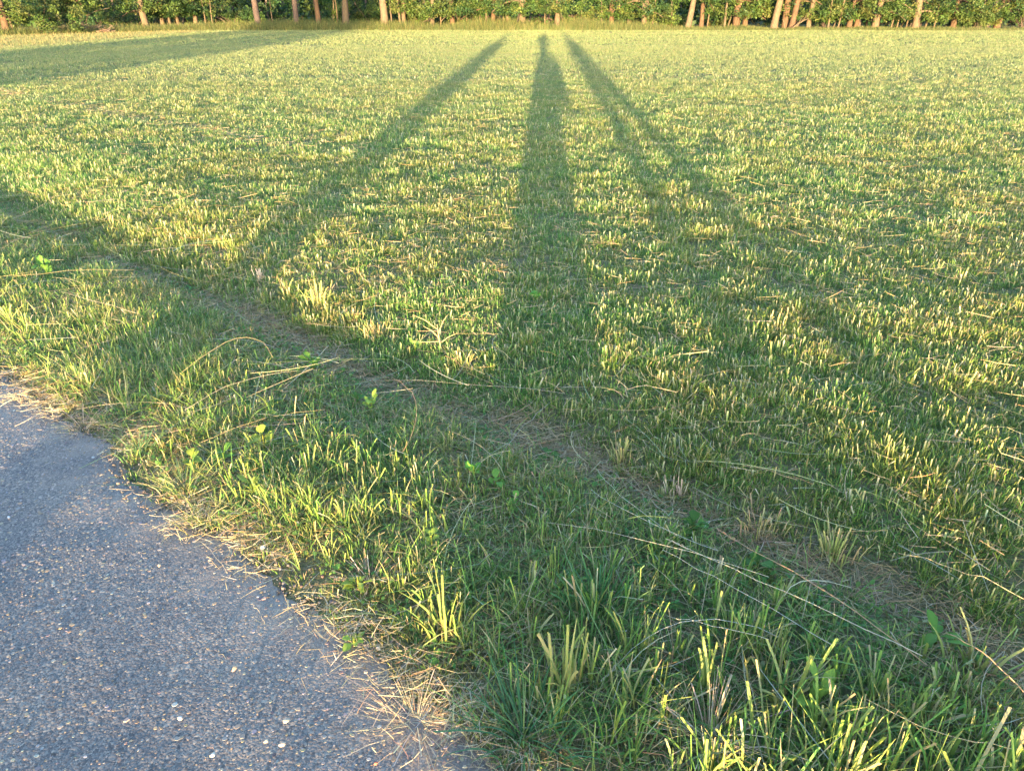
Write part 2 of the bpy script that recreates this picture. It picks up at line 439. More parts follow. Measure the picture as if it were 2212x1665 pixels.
def meadow():
    parts = []
    # near field: tufts of short mown blades
    for y0, y1, dens, per, wd, hh, K in ((0.6, 4.2, 700, 15, 0.0030, 0.055, 3), (4.2, 9.0, 450, 12, 0.0034, 0.055, 3), (9.0, 18.0, 270, 10, 0.0044, 0.056, 3), (18.0, 34.0, 105, 8, 0.0075, 0.058, 2), (34.0, 57.5, 40, 7, 0.012, 0.060, 2)):
        x, y = scatter(y0, y1, dens)
        u, v = uv(x, y)
        k = v > rut_mid(u) - 0.12 + 0.12 * sstep(-4.6, -3.0, u) * (0.5 + 0.9 * noise2(u, 0 * u, 0.45, 48)) + 0.10 * rng.random(len(x)) + 0.20 * (noise2(x, y, 0.22, 47) - 0.4)
        k &= noise2(x, y, 0.35, 43) + rng.random(len(x)) * 0.55 > 0.24
        pale = np.exp(-((v - 5.25) / 0.22) ** 2) * (x < -2.5)
        k &= rng.random(len(x)) > pale * 0.35
        x, y = x[k], y[k]
        hs = (0.62 + 0.75 * noise2(x, y, 0.22, 44)) * (0.8 + 0.4 * noise2(x, y, 1.4, 45))
        bx, by, yaw, i = tuft(x, y, per, 0.030 + 0.02 * (y1 > 9) + 0.04 * (y1 > 20))
        N = len(bx)
        h = hh * hs[i] * rng.uniform(0.5, 1.3, N)
        lean = np.abs(rng.normal(0.35, 0.5, N))
        cr = field_colour(bx, by, [3.0, 4, 3.2, 1.6, 0.7]) * np.array([1.0, 1.06, 0.95])
        far = sstep(4, 26, by)[:, None]
        mown = np.array([0.205, 0.225, 0.105]) * (1 + 0.12 * rng.standard_normal((N, 1)))
        cr = cr * (1 - 0.55 * far) + np.array([0.15, 0.20, 0.07]) * 0.55 * far
        ct = cr * (1 - 0.75 * far) + mown * 0.75 * far
        dry = rng.random(N) < 0.20 - 0.06 * far[:, 0]
        ct[dry] = colours(dry.sum(), STRAW, [3, 2, 2, 1, 2]) * (0.9 - 0.2 * far[dry])
        ww = wd * rng.uniform(0.6, 1.4, N)
        # soft low leaves lying over between the stubble
        m_ = int(N * 0.8); q = rng.integers(0, N, m_)
        lx, ly = bx[q] + rng.normal(0, 0.02, m_), by[q] + rng.normal(0, 0.02, m_)
        lc = field_colour(lx, ly, [5, 4, 1.5, 0.5, 0.25]) * np.array([0.95, 1.12, 1.0])
        parts.append(blades(lx, ly, hh * hs[i[q]] * rng.uniform(0.45, 0.95, m_), wd * rng.uniform(0.7, 1.4, m_), rng.uniform(0.7, 2.0, m_), rng.uniform(0, 6.283, m_), lc, lc * 1.05, K, 0.1, 0.8))
        broad = rng.random(N) < 0.05 * (1 - far[:, 0])                       # coarse stubble with pale flat cut ends
        ww[broad] *= 1.9; h[broad] *= 1.15; lean[broad] *= 0.4
        tipc = colours(N, STRAW + [(0.40, 0.42, 0.20)], [3, 3, 1, 1, 3, 5], 0.15)
        ct[broad] = 0.35 * ct[broad] + 0.65 * tipc[broad]
        parts.append(blades(bx, by, h, ww, lean, yaw, cr, ct, K, 0.72, 0.9, facing=np.where(broad, rng.normal(0, 0.6, N), rng.uniform(0, math.pi, N))))
    V, F, C = join(parts)
    o = link('meadow_grass', make_mesh('meadow_grass', V, F, C), M_GRASS)
    tag(o, 'short mown meadow grass covering the whole field', 'grass', kind='stuff')
    print('meadow faces', sum(len(f) for f in F))

def verge():
    parts = []
    # low dense sward
    x, y = scatter(0.6, 9.5, 640)
    u, v = uv(x, y)
    e = road_edge(u)
    k = (v > e - 0.05 + 0.12 * noise2(x, y, 0.10, 51)) & (v < rut_mid(u) + 0.02)
    k &= noise2(x, y, 0.22, 52) + 0.5 * rng.random(len(x)) + 0.22 * np.exp(-((v - e - 0.08) / 0.12) ** 2) > 0.30
    k &= (np.abs(v - rut_mid(u)) > 0.085) | (rng.random(len(x)) < 0.22 + 0.5 * (1 - sstep(-5.0, -3.2, u)))
    x, y = x[k], y[k]; u, v = uv(x, y)
    bx, by, yaw, i = tuft(x, y, 13, 0.022)
    N = len(bx)
    prof = 0.50 + 0.50 * sstep(0.0, 0.30, (v - road_edge(u)))
    prof = prof * (0.45 + 0.55 * sstep(0.05, 0.30, np.abs(v - rut_mid(u))))
    h = 0.064 * prof[i] * (0.6 + 0.8 * noise2(bx, by, 0.3, 53)) * rng.uniform(0.5, 1.4, N)
    cr = field_colour(bx, by, [3.4, 4, 3.4, 2.2, 1.0]) * 1.08
    ct = cr * rng.uniform(0.9, 1.25, (N, 1))
    dry = rng.random(N) < 0.24
    ct[dry] = colours(dry.sum(), STRAW, [3, 2, 2, 1, 2])
    parts.append(blades(bx, by, h, 0.0030 * rng.uniform(0.5, 1.4, N), np.abs(rng.normal(0.6, 0.6, N)), yaw, cr, ct, 3, 0.35, 0.85))
    # stiff broad cut blades standing in clumps
    x, y = scatter(0.6, 9.0, 170)
    u, v = uv(x, y)
    k = (v > road_edge(u) + 0.16) & (v < rut_mid(u) - 0.18)
    k &= noise2(x, y, 0.38, 54) + 0.45 * rng.random(len(x)) + 0.16 * sstep(-1.4, 0.0, u) > 0.50
    x, y = x[k], y[k]
    bx, by, yaw, i = tuft(x, y, 9, 0.026)
    N = len(bx)
    hb = (0.060 + 0.085 * noise2(x, y, 0.5, 55)) * (1 + 0.75 * sstep(-1.7, -0.2, uv(x, y)[0])) * (1 - 0.55 * sstep(1.35, 1.85, uv(x, y)[1]))
    h = hb[i] * rng.uniform(0.55, 1.15, N)
    cr = colours(N, [(0.14, 0.24, 0.045), (0.21, 0.275, 0.055), (0.28, 0.30, 0.08), (0.36, 0.31, 0.14), (0.10, 0.20, 0.05)], [3, 4, 3, 1.6, 1.6], 0.12)
    ct = cr * 1.1
    dry = rng.random(N) < 0.15
    ct[dry] = colours(dry.sum(), STRAW, [3, 2, 1, 2, 1])
    parts.append(blades(bx, by, h, 0.0042 * (1 + 0.5 * sstep(-1.6, 0.2, uv(bx, by)[0])) * rng.uniform(0.5, 1.5, N), np.abs(rng.normal(0.2, 0.32, N)), yaw, cr, ct, 4, 0.6, 0.85, facing=rng.normal(0, 0.8, N)))
    # long fine pointed blades, bending over
    x, y = scatter(0.6, 9.0, 120)
    u, v = uv(x, y)
    k = (v > road_edge(u) + 0.05) & (v < rut_mid(u) + 0.0) & (noise2(x, y, 0.45, 56) > 0.25)
    x, y = x[k], y[k]
    bx, by, yaw, i = tuft(x, y, 7, 0.02)
    N = len(bx)
    h = rng.uniform(0.06, 0.19, N) * (1 + 0.5 * sstep(-1.6, 0.2, uv(bx, by)[0])) * (1 - 0.5 * sstep(1.4, 1.9, uv(bx, by)[1])) * (0.80 + 0.20 * sstep(-4.4, -2.8, uv(bx, by)[0]))
    cr = colours(N, [(0.10, 0.20, 0.048), (0.15, 0.235, 0.052), (0.22, 0.26, 0.075), (0.38, 0.32, 0.17)], [3, 3, 2, 1.3], 0.14)
    parts.append(blades(bx, by, h, 0.0032 * rng.uniform(0.4, 1.3, N), np.abs(rng.normal(0.9, 0.5, N)), yaw, cr, cr * 1.15, 5, 0.15, 0.8))
    # low herb leaves filling the gaps
    x, y = scatter(0.6, 9.0, 2600)
    u, v = uv(x, y)
    k = (v > road_edge(u) + 0.08) & (v < rut_mid(u) - 0.10 + 0.12 * rng.random(len(x))) & (noise2(x, y, 0.18, 57) + 0.4 * rng.random(len(x)) > 0.55)
    x, y = x[k], y[k]; N = len(x)
    L = rng.uniform(0.010, 0.030, N); yaw = rng.uniform(0, 6.283, N); el = rng.normal(0.25, 0.35, N)
    ax = np.stack([np.cos(yaw) * np.cos(el), np.sin(yaw) * np.cos(el), np.sin(el)], 1)
    t = np.array([0, 0.3, 0.65, 1.0])
    P = np.stack([x, y, gz(x, y) + rng.uniform(0.002, 0.030, N)], 1)[:, None, :] + ax[:, None, :] * (t[None, :, None] * L[:, None, None])
    P[:, 3, 2] -= 0.25 * L
    sd = np.stack([-np.sin(yaw), np.cos(yaw), rng.normal(0, 0.3, N)], 1)
    W = L[:, None] * np.array([0.10, 0.46, 0.42, 0.05])
    cr = colours(N, [(0.06, 0.15, 0.035), (0.09, 0.19, 0.04), (0.14, 0.22, 0.05), (0.20, 0.18, 0.08)], [3, 4, 2, 1], 0.15)
    parts.append(strips(P, sd, W, np.repeat(cr[:, None], 4, 1)))
    V, F, C = join(parts)
    o = link('verge_grass', make_mesh('verge_grass', V, F, C), M_GRASS)
    tag(o, 'longer rough grass on the verge beside the road', 'grass', kind='stuff')
    print('verge faces', sum(len(f) for f in F))

def lying(x, y, L, wd, z0, cols, tilt=0.12, K=3, curl=0.25, yaw=None):
    N = len(x)
    yaw = rng.uniform(0, 6.283, N) if yaw is None else yaw
    t = np.linspace(-0.5, 0.5, K)[None, :]
    bend = curl * rng.normal(0, 1, N)[:, None] * (t ** 2 - 0.1) * L[:, None]
    px = x[:, None] + np.cos(yaw)[:, None] * t * L[:, None] - np.sin(yaw)[:, None] * bend
    py = y[:, None] + np.sin(yaw)[:, None] * t * L[:, None] + np.cos(yaw)[:, None] * bend
    tl = rng.normal(0, tilt, N)
    pz = z0[:, None] + np.abs(tl)[:, None] * L[:, None] * 0.5 + tl[:, None] * t * L[:, None]
    P = np.stack([px, py, pz], -1)
    roll = rng.normal(0, 0.7, N)
    side = np.stack([-np.sin(yaw) * np.cos(roll), np.cos(yaw) * np.cos(roll), np.sin(roll)], -1)
    W = np.repeat(wd[:, None], K, 1); W[:, -1] *= 0.4
    C = np.repeat(cols[:, None, :], K, 1)
    return strips(P, side, W, C)

def thatch():
    parts = []
    def add(x, y, lmin, lmax, wd, lift, wgt=(3, 2, 4, 2, 3), tilt=0.12, k=0.75):
        N = len(x)
        c = colours(N, STRAW, wgt, 0.2) * k
        parts.append(lying(x, y, rng.uniform(lmin, lmax, N), wd * rng.uniform(0.5, 1.4, N), gz(x, y) + rng.uniform(0.001, lift, N), c * np.array([1.06, 0.94, 0.80]), tilt))
    # dead clippings in the worn strip
    x, y = scatter(0.6, 10, 9000); u, v = uv(x, y)
    d = np.abs(v - rut_mid(u))
    k = (rng.random(len(x)) < np.exp(-(d / 0.11) ** 2) * (0.45 + 0.8 * noise2(x, y, 0.5, 61)) * (0.25 + 0.75 * sstep(-5.2, -3.2, u)))
    add(x[k], y[k], 0.03, 0.12, 0.0019, 0.02, k=0.72)
    # between the blades of the verge
    x, y = scatter(0.6, 9, 2200); u, v = uv(x, y)
    k = (v > road_edge(u)) & (v < rut_mid(u)) & (noise2(x, y, 0.35, 62) > 0.42)
    add(x[k], y[k], 0.03, 0.14, 0.0017, 0.03, k=0.85)
    # long thin stems fallen across the verge and the worn strip
    x, y = scatter(0.6, 7, 22); u, v = uv(x, y)
    k = (v > 1.05) & (v < 2.6)
    x, y = x[k], y[k]; N = len(x)
    c = colours(N, STRAW + [(0.30, 0.33, 0.16)], (3, 3, 2, 1, 3, 3), 0.15) * 0.9
    parts.append(lying(x, y, rng.uniform(0.18, 0.48, N), 0.0022 * rng.uniform(0.5, 1.3, N), gz(x, y) + rng.uniform(0.02, 0.075, N), c, 0.10, 6, 0.35))
    # bleached straw along the broken edge of the road
    u = rng.uniform(-5.5, 2.0, 9000); d = rng.normal(0.0, 0.055, 9000)
    ok = noise2(u, u * 0, 0.30, 63) * 0.8 + noise2(u, u * 0, 0.09, 66) * 0.4 + rng.random(9000) * 0.4 > 0.88
    u, d = u[ok], d[ok]
    v = road_edge(u) + d - 0.02
    x = u * UX + v * VX; y = u * UY + v * VY
    N = len(x)
    z = np.where(d < 0.02, 0.012, 0.02) + rng.uniform(0, 0.014, N)
    c = colours(N, STRAW, (4, 3, 2, 1, 3), 0.2)
    parts.append(lying(x, y, rng.uniform(0.02, 0.09, N), 0.0013 * rng.uniform(0.5, 1.5, N), z, c, 0.12))
    # clippings over the mown field, thicker on the old mowing line
    x, y = scatter(1.0, 7, 330); u, v = uv(x, y); k = v > 2.3
    add(x[k], y[k], 0.04, 0.16, 0.0019, 0.06, (4, 4, 2, 1, 3), 0.10, 0.9)
    x, y = scatter(7, 20, 45)
    add(x, y, 0.05, 0.18, 0.0026, 0.06, (4, 4, 2, 1, 3), 0.08, 0.9)
    x, y = scatter(6, 22, 450); u, v = uv(x, y)
    k = (rng.random(len(x)) < np.exp(-((v - 5.25) / 0.20) ** 2)) & (x < -2.6)
    add(x[k], y[k], 0.04, 0.15, 0.0035, 0.05, (4, 4, 2, 1, 3), 0.10, 0.85)
    V, F, C = join(parts)
    o = link('dry_clippings', make_mesh('dry_clippings', V, F, C), M_STRAW)
    tag(o, 'dead grass clippings strewn over the worn strip and road edge', 'straw', kind='stuff')

meadow()
verge()
thatch()

# ------------------------------------------------------------------ long stalks lying over the grass
def smooth_line(pts, n):
    pts = np.array([list(p) for p in pts], float)
    d = np.concatenate([[0], np.cumsum(np.linalg.norm(np.diff(pts, axis=0), axis=1))])
    t = np.linspace(0, d[-1], n)
    if len(pts) == 3:
        m = d[1] / d[-1]; q = t / d[-1]
        c = (pts[1] - (1 - m) ** 2 * pts[0] - m * m * pts[2]) / max(2 * m * (1 - m), 1e-3)
        return ((1 - q) ** 2)[:, None] * pts[0] + (2 * q * (1 - q))[:, None] * c + (q ** 2)[:, None] * pts[2]
    return np.stack([np.interp(t, d, pts[:, k]) for k in range(3)], 1)

STALK_COL = {'bleached': (0.55, 0.48, 0.34), 'straw': (0.50, 0.39, 0.20), 'brown': (0.42, 0.27, 0.15), 'grey': (0.45, 0.44, 0.36), 'green': (0.16, 0.24, 0.08)}
def stalk(pix, z, wd, col, label, head=False, cat='grass stalk', group='long stalks lying over the grass'):
    """pix: pixels of the photograph under which the stalk lies, z its heights above the ground there"""
    pts = []
    for (px, py), zz in zip(pix, z):
        zz = zz if zz < 0.03 else zz * (1.3 if px > 1150 and py > 1040 else 0.85)
        p = at(px, py, zz); p.z = float(gz(p.x, p.y)) * 0.5 + zz
        pts.append(p)
    L = smooth_line(pts, 10)
    L[1:-1] += rng.normal(0, 0.0022, (8, 3)); L[4:7, 2] += 0.004 * rng.normal()
    wd *= 0.8
    base = L[0].copy()
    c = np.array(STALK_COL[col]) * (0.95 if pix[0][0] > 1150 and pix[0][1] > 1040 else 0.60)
    root = empty('grass_stalk', base)
    V, F, C = tube(L - base, np.linspace(wd, wd * 0.6, 10) * 0.5, 5, c)
    link('stem', make_mesh('stem', V, F, C, True), M_STRAW, root)
    if head:                                   # drooping seed head at the far end
        d = L[-1] - L[-2]; d /= np.linalg.norm(d)
        n = 26
        t = np.linspace(0, 1, n)
        hl = 0.07
        P0 = L[-1] - base + d * (t[:, None] - 0.2) * hl
        a = rng.uniform(0, 6.28, n)
        o = np.stack([np.cos(a), np.sin(a), np.sin(a * 2) * 0.5], 1) * (0.006 * (1 - 0.6 * t))[:, None]
        P = np.stack([P0, P0 + o * 0.7 + d * 0.005, P0 + o + d * 0.011], 1)
        V, F, C = strips(P, np.tile(np.cross(d, [0, 0, 1]), (n, 1)), np.tile([0.0015, 0.003, 0.0008], (n, 1)), np.tile(c * [1.0, 0.85, 0.7], (n, 3, 1)).reshape(n, 3, 3))
        link('seed_head', make_mesh('seed_head', V, F, C), M_STRAW, root)
    tag(root, label, cat, group)

stalk([(2000, 1440), (1790, 1285), (1585, 1165)], (0.05, 0.09, 0.10), 0.0042, 'brown', 'thick brown dead stalk with a seed head, lying slantwise over the verge', True)
stalk([(2211, 1500), (2140, 1430), (2040, 1370)], (0.10, 0.13, 0.12), 0.0038, 'brown', 'tawny stalk leaning out near a curled brown leaf tip', False)
stalk([(1990, 1420), (1720, 1290), (1480, 1185)], (0.07, 0.10, 0.11), 0.0030, 'bleached', 'long pale stalk running below the thick brown one', True)
stalk([(1800, 1395), (1640, 1300), (1430, 1190)], (0.08, 0.10, 0.10), 0.0024, 'grey', 'thin grey stalk running just below the long pale one', False)
stalk([(1660, 1245), (1490, 1195), (1180, 1130)], (0.07, 0.09, 0.08), 0.0022, 'bleached', 'fine bleached stalk reaching from the verge middle to the crossing blades', False)
stalk([(1130, 1245), (1250, 1150), (1480, 1125)], (0.08, 0.11, 0.11), 0.0028, 'green', 'pale green bent stalk kinked where it crosses the fine bleached one', False)
stalk([(1550, 1190), (1380, 1120), (1275, 1060)], (0.05, 0.07, 0.07), 0.0022, 'grey', 'grey stalk lying along the lower side of the worn strip', False)
stalk([(1470, 1165), (1330, 1060), (1290, 1010)], (0.03, 0.05, 0.05), 0.0024, 'bleached', 'straight bleached stalk lying on the bare worn strip', False)
stalk([(1205, 945), (1150, 885), (990, 800)], (0.05, 0.06, 0.06), 0.0024, 'straw', 'straw stalk crossing the worn strip beside the wide shadow', False)
stalk([(1220, 855), (1010, 825), (820, 820)], (0.06, 0.08, 0.07), 0.0024, 'bleached', 'nearly level bleached stalk above the verge clumps', True)
stalk([(860, 775), (700, 778), (540, 790)], (0.07, 0.10, 0.10), 0.0026, 'green', 'level greenish stalk over the verge, pointing at the pale straw stub', False)
stalk([(390, 810), (560, 735), (590, 775)], (0.10, 0.18, 0.12), 0.0030, 'straw', 'straw stalk arched over and snapped near its end', False)
stalk([(50, 770), (160, 660), (280, 610)], (0.06, 0.17, 0.14), 0.0030, 'green', 'green stalk bowed over the verge near the road corner', True)
stalk([(300, 680), (210, 655), (130, 630)], (0.10, 0.13, 0.13), 0.0028, 'bleached', 'bleached stalk on the verge crossing under the bowed green one', False)
stalk([(30, 600), (130, 590), (290, 585)], (0.13, 0.15, 0.14), 0.0026, 'straw', 'stalk lying flat over the tall verge grass farthest up the road', False)
stalk([(400, 890), (560, 815), (690, 800)], (0.09, 0.12, 0.10), 0.0026, 'bleached', 'fanned bleached stalk over the verge above the yellow dock', False)
stalk([(430, 955), (640, 890), (700, 885)], (0.10, 0.12, 0.11), 0.0024, 'straw', 'fine straw stalk lying right above the bright yellow dock leaves', False)
stalk([(870, 975), (900, 905), (845, 815)], (0.06, 0.12, 0.14), 0.0034, 'brown', 'brown broken stalk leaning among the upright cut blades', False)
stalk([(1190, 870), (1090, 970), (1060, 1010)], (0.04, 0.06, 0.05), 0.0030, 'bleached', 'short flat stalk lying across the worn strip by a dark leaf', False)
stalk([(1640, 610), (1580, 575), (1510, 560)], (0.06, 0.08, 0.07), 0.0030, 'straw', 'short curved straw lying in the mown field under the forked shadow', False)
stalk([(1480, 655), (1420, 640), (1345, 625)], (0.06, 0.07, 0.07), 0.0028, 'bleached', 'bleached straw lying in the mown field right of the wide shadow', False)
stalk([(1780, 760), (1700, 700), (1655, 685)], (0.05, 0.07, 0.06), 0.0028, 'straw', 'straw lying in the mown field at the dark tip of the forked shadow', False)
stalk([(2000, 1140), (1900, 1080), (1780, 1050)], (0.06, 0.08, 0.08), 0.0026, 'green', 'thin greenish stalk lying in the field grass above the worn strip', False)
stalk([(2211, 1290), (2090, 1230), (1940, 1190)], (0.08, 0.10, 0.09), 0.0028, 'straw', 'long straw lying on the field side of the worn strip', False)
stalk([(1680, 1375), (1500, 1335), (1330, 1440)], (0.06, 0.09, 0.05), 0.0028, 'grey', 'grey arched stalk with its end drooping into dark grass', True)
stalk([(1370, 1500), (1300, 1380), (1215, 1180)], (0.05, 0.09, 0.11), 0.0046, 'green', 'wide pale green stem leaning steeply among green grass', False)
stalk([(1660, 1380), (1560, 1355), (1440, 1330)], (0.08, 0.09, 0.08), 0.0026, 'bleached', 'bright bleached stalk over the dark grass, right of the steep pale green stem', False)
stalk([(2211, 1620), (2000, 1570), (1870, 1510)], (0.09, 0.12, 0.13), 0.0030, 'straw', 'straw stalk lying nearest the bottom corner of the verge', False)
# straws that blew onto the road
for a, b, lab in (((430, 1165), (490, 1235), 'longest bleached straw, lying along the road edge'), ((540, 1300), (575, 1345), 'short straw on the road next to the slanting edge straws'),
                  ((520, 1375), (556, 1415), 'wide pale straw on the open road surface'), ((455, 1380), (490, 1430), 'curved grey straw on the open road surface'),
                  ((275, 1158), (350, 1150), 'straw lying square to the road edge beside the corner tuft'), ((310, 1210), (330, 1225), 'tiny straw lying alone on the bare road'),
                  ((745, 1585), (800, 1625), 'straw near the lower dead heap on the road edge'), ((815, 1600), (870, 1640), 'lowest straw lying where road meets verge')):
    mid = ((a[0] + b[0]) / 2 + 4, (a[1] + b[1]) / 2 - 4)
    stalk([a, mid, b], (0.024, 0.026, 0.024), 0.0024, 'bleached', lab, False, 'straw', 'straws blown onto the road')

# ------------------------------------------------------------------ broad-leaved weeds and tussocks
def leaf_shape(P0, yaw, L, wd, rise, droop, col, K=7, fold=0.0):
    t = np.linspace(0, 1, K)
    x = np.cos(yaw) * t * L * math.cos(rise); y = np.sin(yaw) * t * L * math.cos(rise)
    z = t * L * math.sin(rise) - droop * L * t ** 2
    P = (np.array(P0) + np.stack([x, y, z], 1))[None]
    prof = np.array([0.12, 0.22, 0.75, 1.0, 0.92, 0.6, 0.05]) * wd
    side = np.array([[-math.sin(yaw), math.cos(yaw), 0.25 * rng.normal()]])
    side /= np.linalg.norm(side)
    C = np.tile(np.array(col), (1, K, 1))
    # halves that fold along the midrib
    off = side[0] * prof[:, None] * 0.5
    up = np.array([0, 0, 1.0]) * prof[:, None] * 0.18
    wav = 0.08 * prof[:, None] * rng.normal(0, 1, (K, 1)) * np.array([0, 0, 1.0])
    V = np.stack([P[0] - off + up + wav, P[0], P[0] + off + up - wav], 1).reshape(-1, 3)
    i = np.arange(K - 1) * 3
    F = np.concatenate([np.stack([i, i + 1, i + 4, i + 3], 1), np.stack([i + 1, i + 2, i + 5, i + 4], 1)])
    C = np.tile(np.array(col) * (1 + 0.1 * rng.normal()), (len(V), 1))
    C[1::3] *= 1.2
    return V, F, np.clip(C, 0.01, 0.9)

def weed(px, py, n, L, wd, col, label, rise=(0.35, 1.1), stem=0.03, group='broad-leaved weeds in the grass', cat='weed'):
    p = at(px, py, 0.06); p.z = float(gz(p.x, p.y))
    root = empty('broadleaf_weed', p)
    n = int(n * 1.7)
    for k in range(n):
        a = 6.283 * k / n + rng.normal(0, 0.35)
        r = rng.uniform(*rise)
        V, F, C = leaf_shape((0.006 * math.cos(a), 0.006 * math.sin(a), stem * rng.uniform(0.4, 1.3)), a, L * rng.uniform(0.4, 1.1), wd * rng.uniform(0.75, 1.15), r, rng.uniform(0.1, 0.5), np.array(col) * rng.uniform(0.85, 1.2))
        link('leaf', make_mesh('leaf', V, F, C, True), M_WEED, root)
    V, F, C = tube([(0, 0, -0.01), (0.002, 0.001, stem * 0.6), (0.001, 0.003, stem * 1.3)], (0.004, 0.0035, 0.003), 6, np.array(col) * [1.4, 1.0, 0.9])
    link('stem', make_mesh('stem', V, F, C, True), M_WEED, root)
    tag(root, label, cat, group)

YG, DG, MG = (0.17, 0.23, 0.04), (0.065, 0.14, 0.028), (0.10, 0.20, 0.035)
weed(568, 955, 5, 0.085, 0.040, YG, 'bright yellow-green dock, largest of the yellow weeds by the road', stem=0.07)
weed(415, 992, 6, 0.070, 0.034, YG, 'yellow-green weed at the tuft corner where road cuts in', stem=0.05)
weed(545, 1050, 5, 0.075, 0.028, YG, 'yellow-green weed with narrow upright leaves below the largest dock', (0.8, 1.3), 0.05)
weed(480, 980, 5, 0.060, 0.028, MG, 'mid-green weed standing between the two yellow ones', stem=0.05)
weed(800, 865, 6, 0.070, 0.030, (0.18, 0.27, 0.045), 'light green weed among stiff cut blades, above the verge middle', (0.6, 1.2), 0.05)
weed(675, 785, 5, 0.080, 0.036, MG, 'green weed with rounded leaves beside the bare strip', (0.6, 1.2), 0.05)
weed(100, 590, 5, 0.10, 0.050, MG, 'big-leaved green weed in the tall grass up the road', (0.6, 1.2), 0.09)
weed(770, 850, 4, 0.060, 0.026, DG, 'dark green weed left of the light green one', (0.5, 1.1), 0.04)
weed(1020, 1010, 8, 0.050, 0.026, (0.13, 0.28, 0.04), 'bright green clover-like weed on the lower side of the worn strip', (0.5, 1.3), 0.05)
weed(1070, 1035, 6, 0.055, 0.030, MG, 'mid-green weed next to the bright clover-like one', (0.4, 1.0), 0.04)
weed(1185, 960, 4, 0.070, 0.026, DG, 'dark green weed with flat leaves on the worn strip', (0.1, 0.5), 0.02)
weed(1225, 975, 3, 0.050, 0.026, DG, 'smallest dark weed on the worn strip', (0.1, 0.5), 0.015)
weed(930, 1165, 8, 0.045, 0.020, (0.22, 0.30, 0.05), 'small yellowish weed of many leaflets beside a leaning dead blade', (0.4, 1.2), 0.05)
weed(1500, 1120, 6, 0.075, 0.036, DG, 'broad dark weed shaded at the edge of the bare soil', (0.3, 0.9), 0.04)
weed(1640, 1195, 4, 0.070, 0.040, DG, 'dark round-leaved weed below the brown stalk seed head', (0.2, 0.8), 0.03)
weed(2030, 1360, 4, 0.120, 0.030, MG, 'long-leaved green weed under the curled brown tip', (0.2, 0.7), 0.04)
weed(770, 1245, 5, 0.060, 0.024, (0.24, 0.30, 0.05), 'yellowish weed on a dead patch nearest the road', (0.3, 0.9), 0.03)
weed(760, 1365, 5, 0.050, 0.022, (0.22, 0.30, 0.05), 'small yellow weed rooted at the crumbling road edge', (0.3, 1.0), 0.03)
weed(1110, 1075, 5, 0.050, 0.024, (0.11, 0.24, 0.04), 'fresh green weed between two dry stalks in the verge middle', (0.4, 1.1), 0.04)
weed(895, 745, 4, 0.050, 0.022, (0.16, 0.26, 0.05), 'pale weed at the foot of the branching dead stalk', (0.5, 1.2), 0.04)
weed(1160, 660, 6, 0.055, 0.026, (0.10, 0.24, 0.04), 'lush green weed inside the wide shadow of the field', (0.4, 1.1), 0.05)
weed(1770, 1500, 5, 0.090, 0.036, (0.20, 0.30, 0.05), 'yellow-green leaves near the bottom of the verge, right of a dead heap', (0.7, 1.3), 0.06)

def tussock(px, py, name, n, h, wd, spread, cols, wgt, label, lean=0.25, cat='grass tuft', cut=0.7, group='tufts standing out of the grass', zp=0.0, K=4):
    p = at(px, py, zp); p.z = float(gz(p.x, p.y)) - 0.004
    a = rng.uniform(0, 6.283, n); r = np.minimum(np.abs(rng.normal(0, spread, n)), spread * 1.5)
    x, y = np.cos(a) * r, np.sin(a) * r
    c = colours(n, cols, wgt, 0.15)
    V, F, C = blades(x, y, h * rng.uniform(0.35, 1.1, n), wd * rng.uniform(0.6, 1.3, n), np.abs(rng.normal(lean, 0.22, n)), a, c, c * 1.08, K, cut, 0.85, z=np.zeros(n), facing=rng.normal(0, 0.9, n))
    o = link(name, make_mesh(name, V, F, C), M_STRAW)
    o.location = p
    tag(o, label, cat, group)
    return o

GOLD = [(0.36, 0.30, 0.10), (0.28, 0.29, 0.08), (0.45, 0.34, 0.15), (0.17, 0.22, 0.06)]
DEAD = [(0.46, 0.34, 0.20), (0.40, 0.27, 0.16), (0.55, 0.44, 0.28), (0.30, 0.22, 0.14)]
tussock(690, 668, 'grass_tuft', 70, 0.16, 0.0045, 0.045, GOLD, [3, 3, 2, 2], 'tallest golden tuft with bent stems at the field edge')
tussock(760, 705, 'grass_tuft', 60, 0.10, 0.0042, 0.05, GOLD, [3, 3, 3, 2], 'golden stubble tuft just below the tallest one')
tussock(815, 730, 'grass_tuft', 90, 0.09, 0.0040, 0.06, GOLD, [2, 2, 4, 2], 'wide straw-tipped tuft overhanging the worn strip')
tussock(563, 612, 'straw_stub', 34, 0.085, 0.0042, 0.020, [(0.62, 0.47, 0.33), (0.55, 0.42, 0.28)], [1, 1], 'pinkish pale stub of cut straw beside the bare soil', 0.06)
tussock(620, 640, 'grass_tuft', 40, 0.10, 0.0036, 0.03, GOLD, [2, 2, 2, 3], 'thin golden tuft right of the pale straw stub')
tussock(1000, 800, 'grass_tuft', 60, 0.09, 0.0040, 0.045, GOLD, [3, 3, 2, 2], 'comb-like golden tuft left of the wide shadow')
tussock(1345, 990, 'grass_tuft', 46, 0.10, 0.0044, 0.035, GOLD, [3, 3, 3, 1], 'golden tuft right of the wide shadow by the worn strip')
tussock(1470, 1070, 'straw_stub', 26, 0.085, 0.0050, 0.035, [(0.60, 0.40, 0.26), (0.48, 0.36, 0.20)], [1, 1], 'orange-pink cut stubs standing on the bare soil', 0.10)
tussock(1640, 1140, 'grass_tuft', 90, 0.09, 0.0046, 0.055, GOLD + [(0.50, 0.31, 0.16)], [2, 2, 3, 1, 4], 'rusty golden tuft hanging over the bare soil')
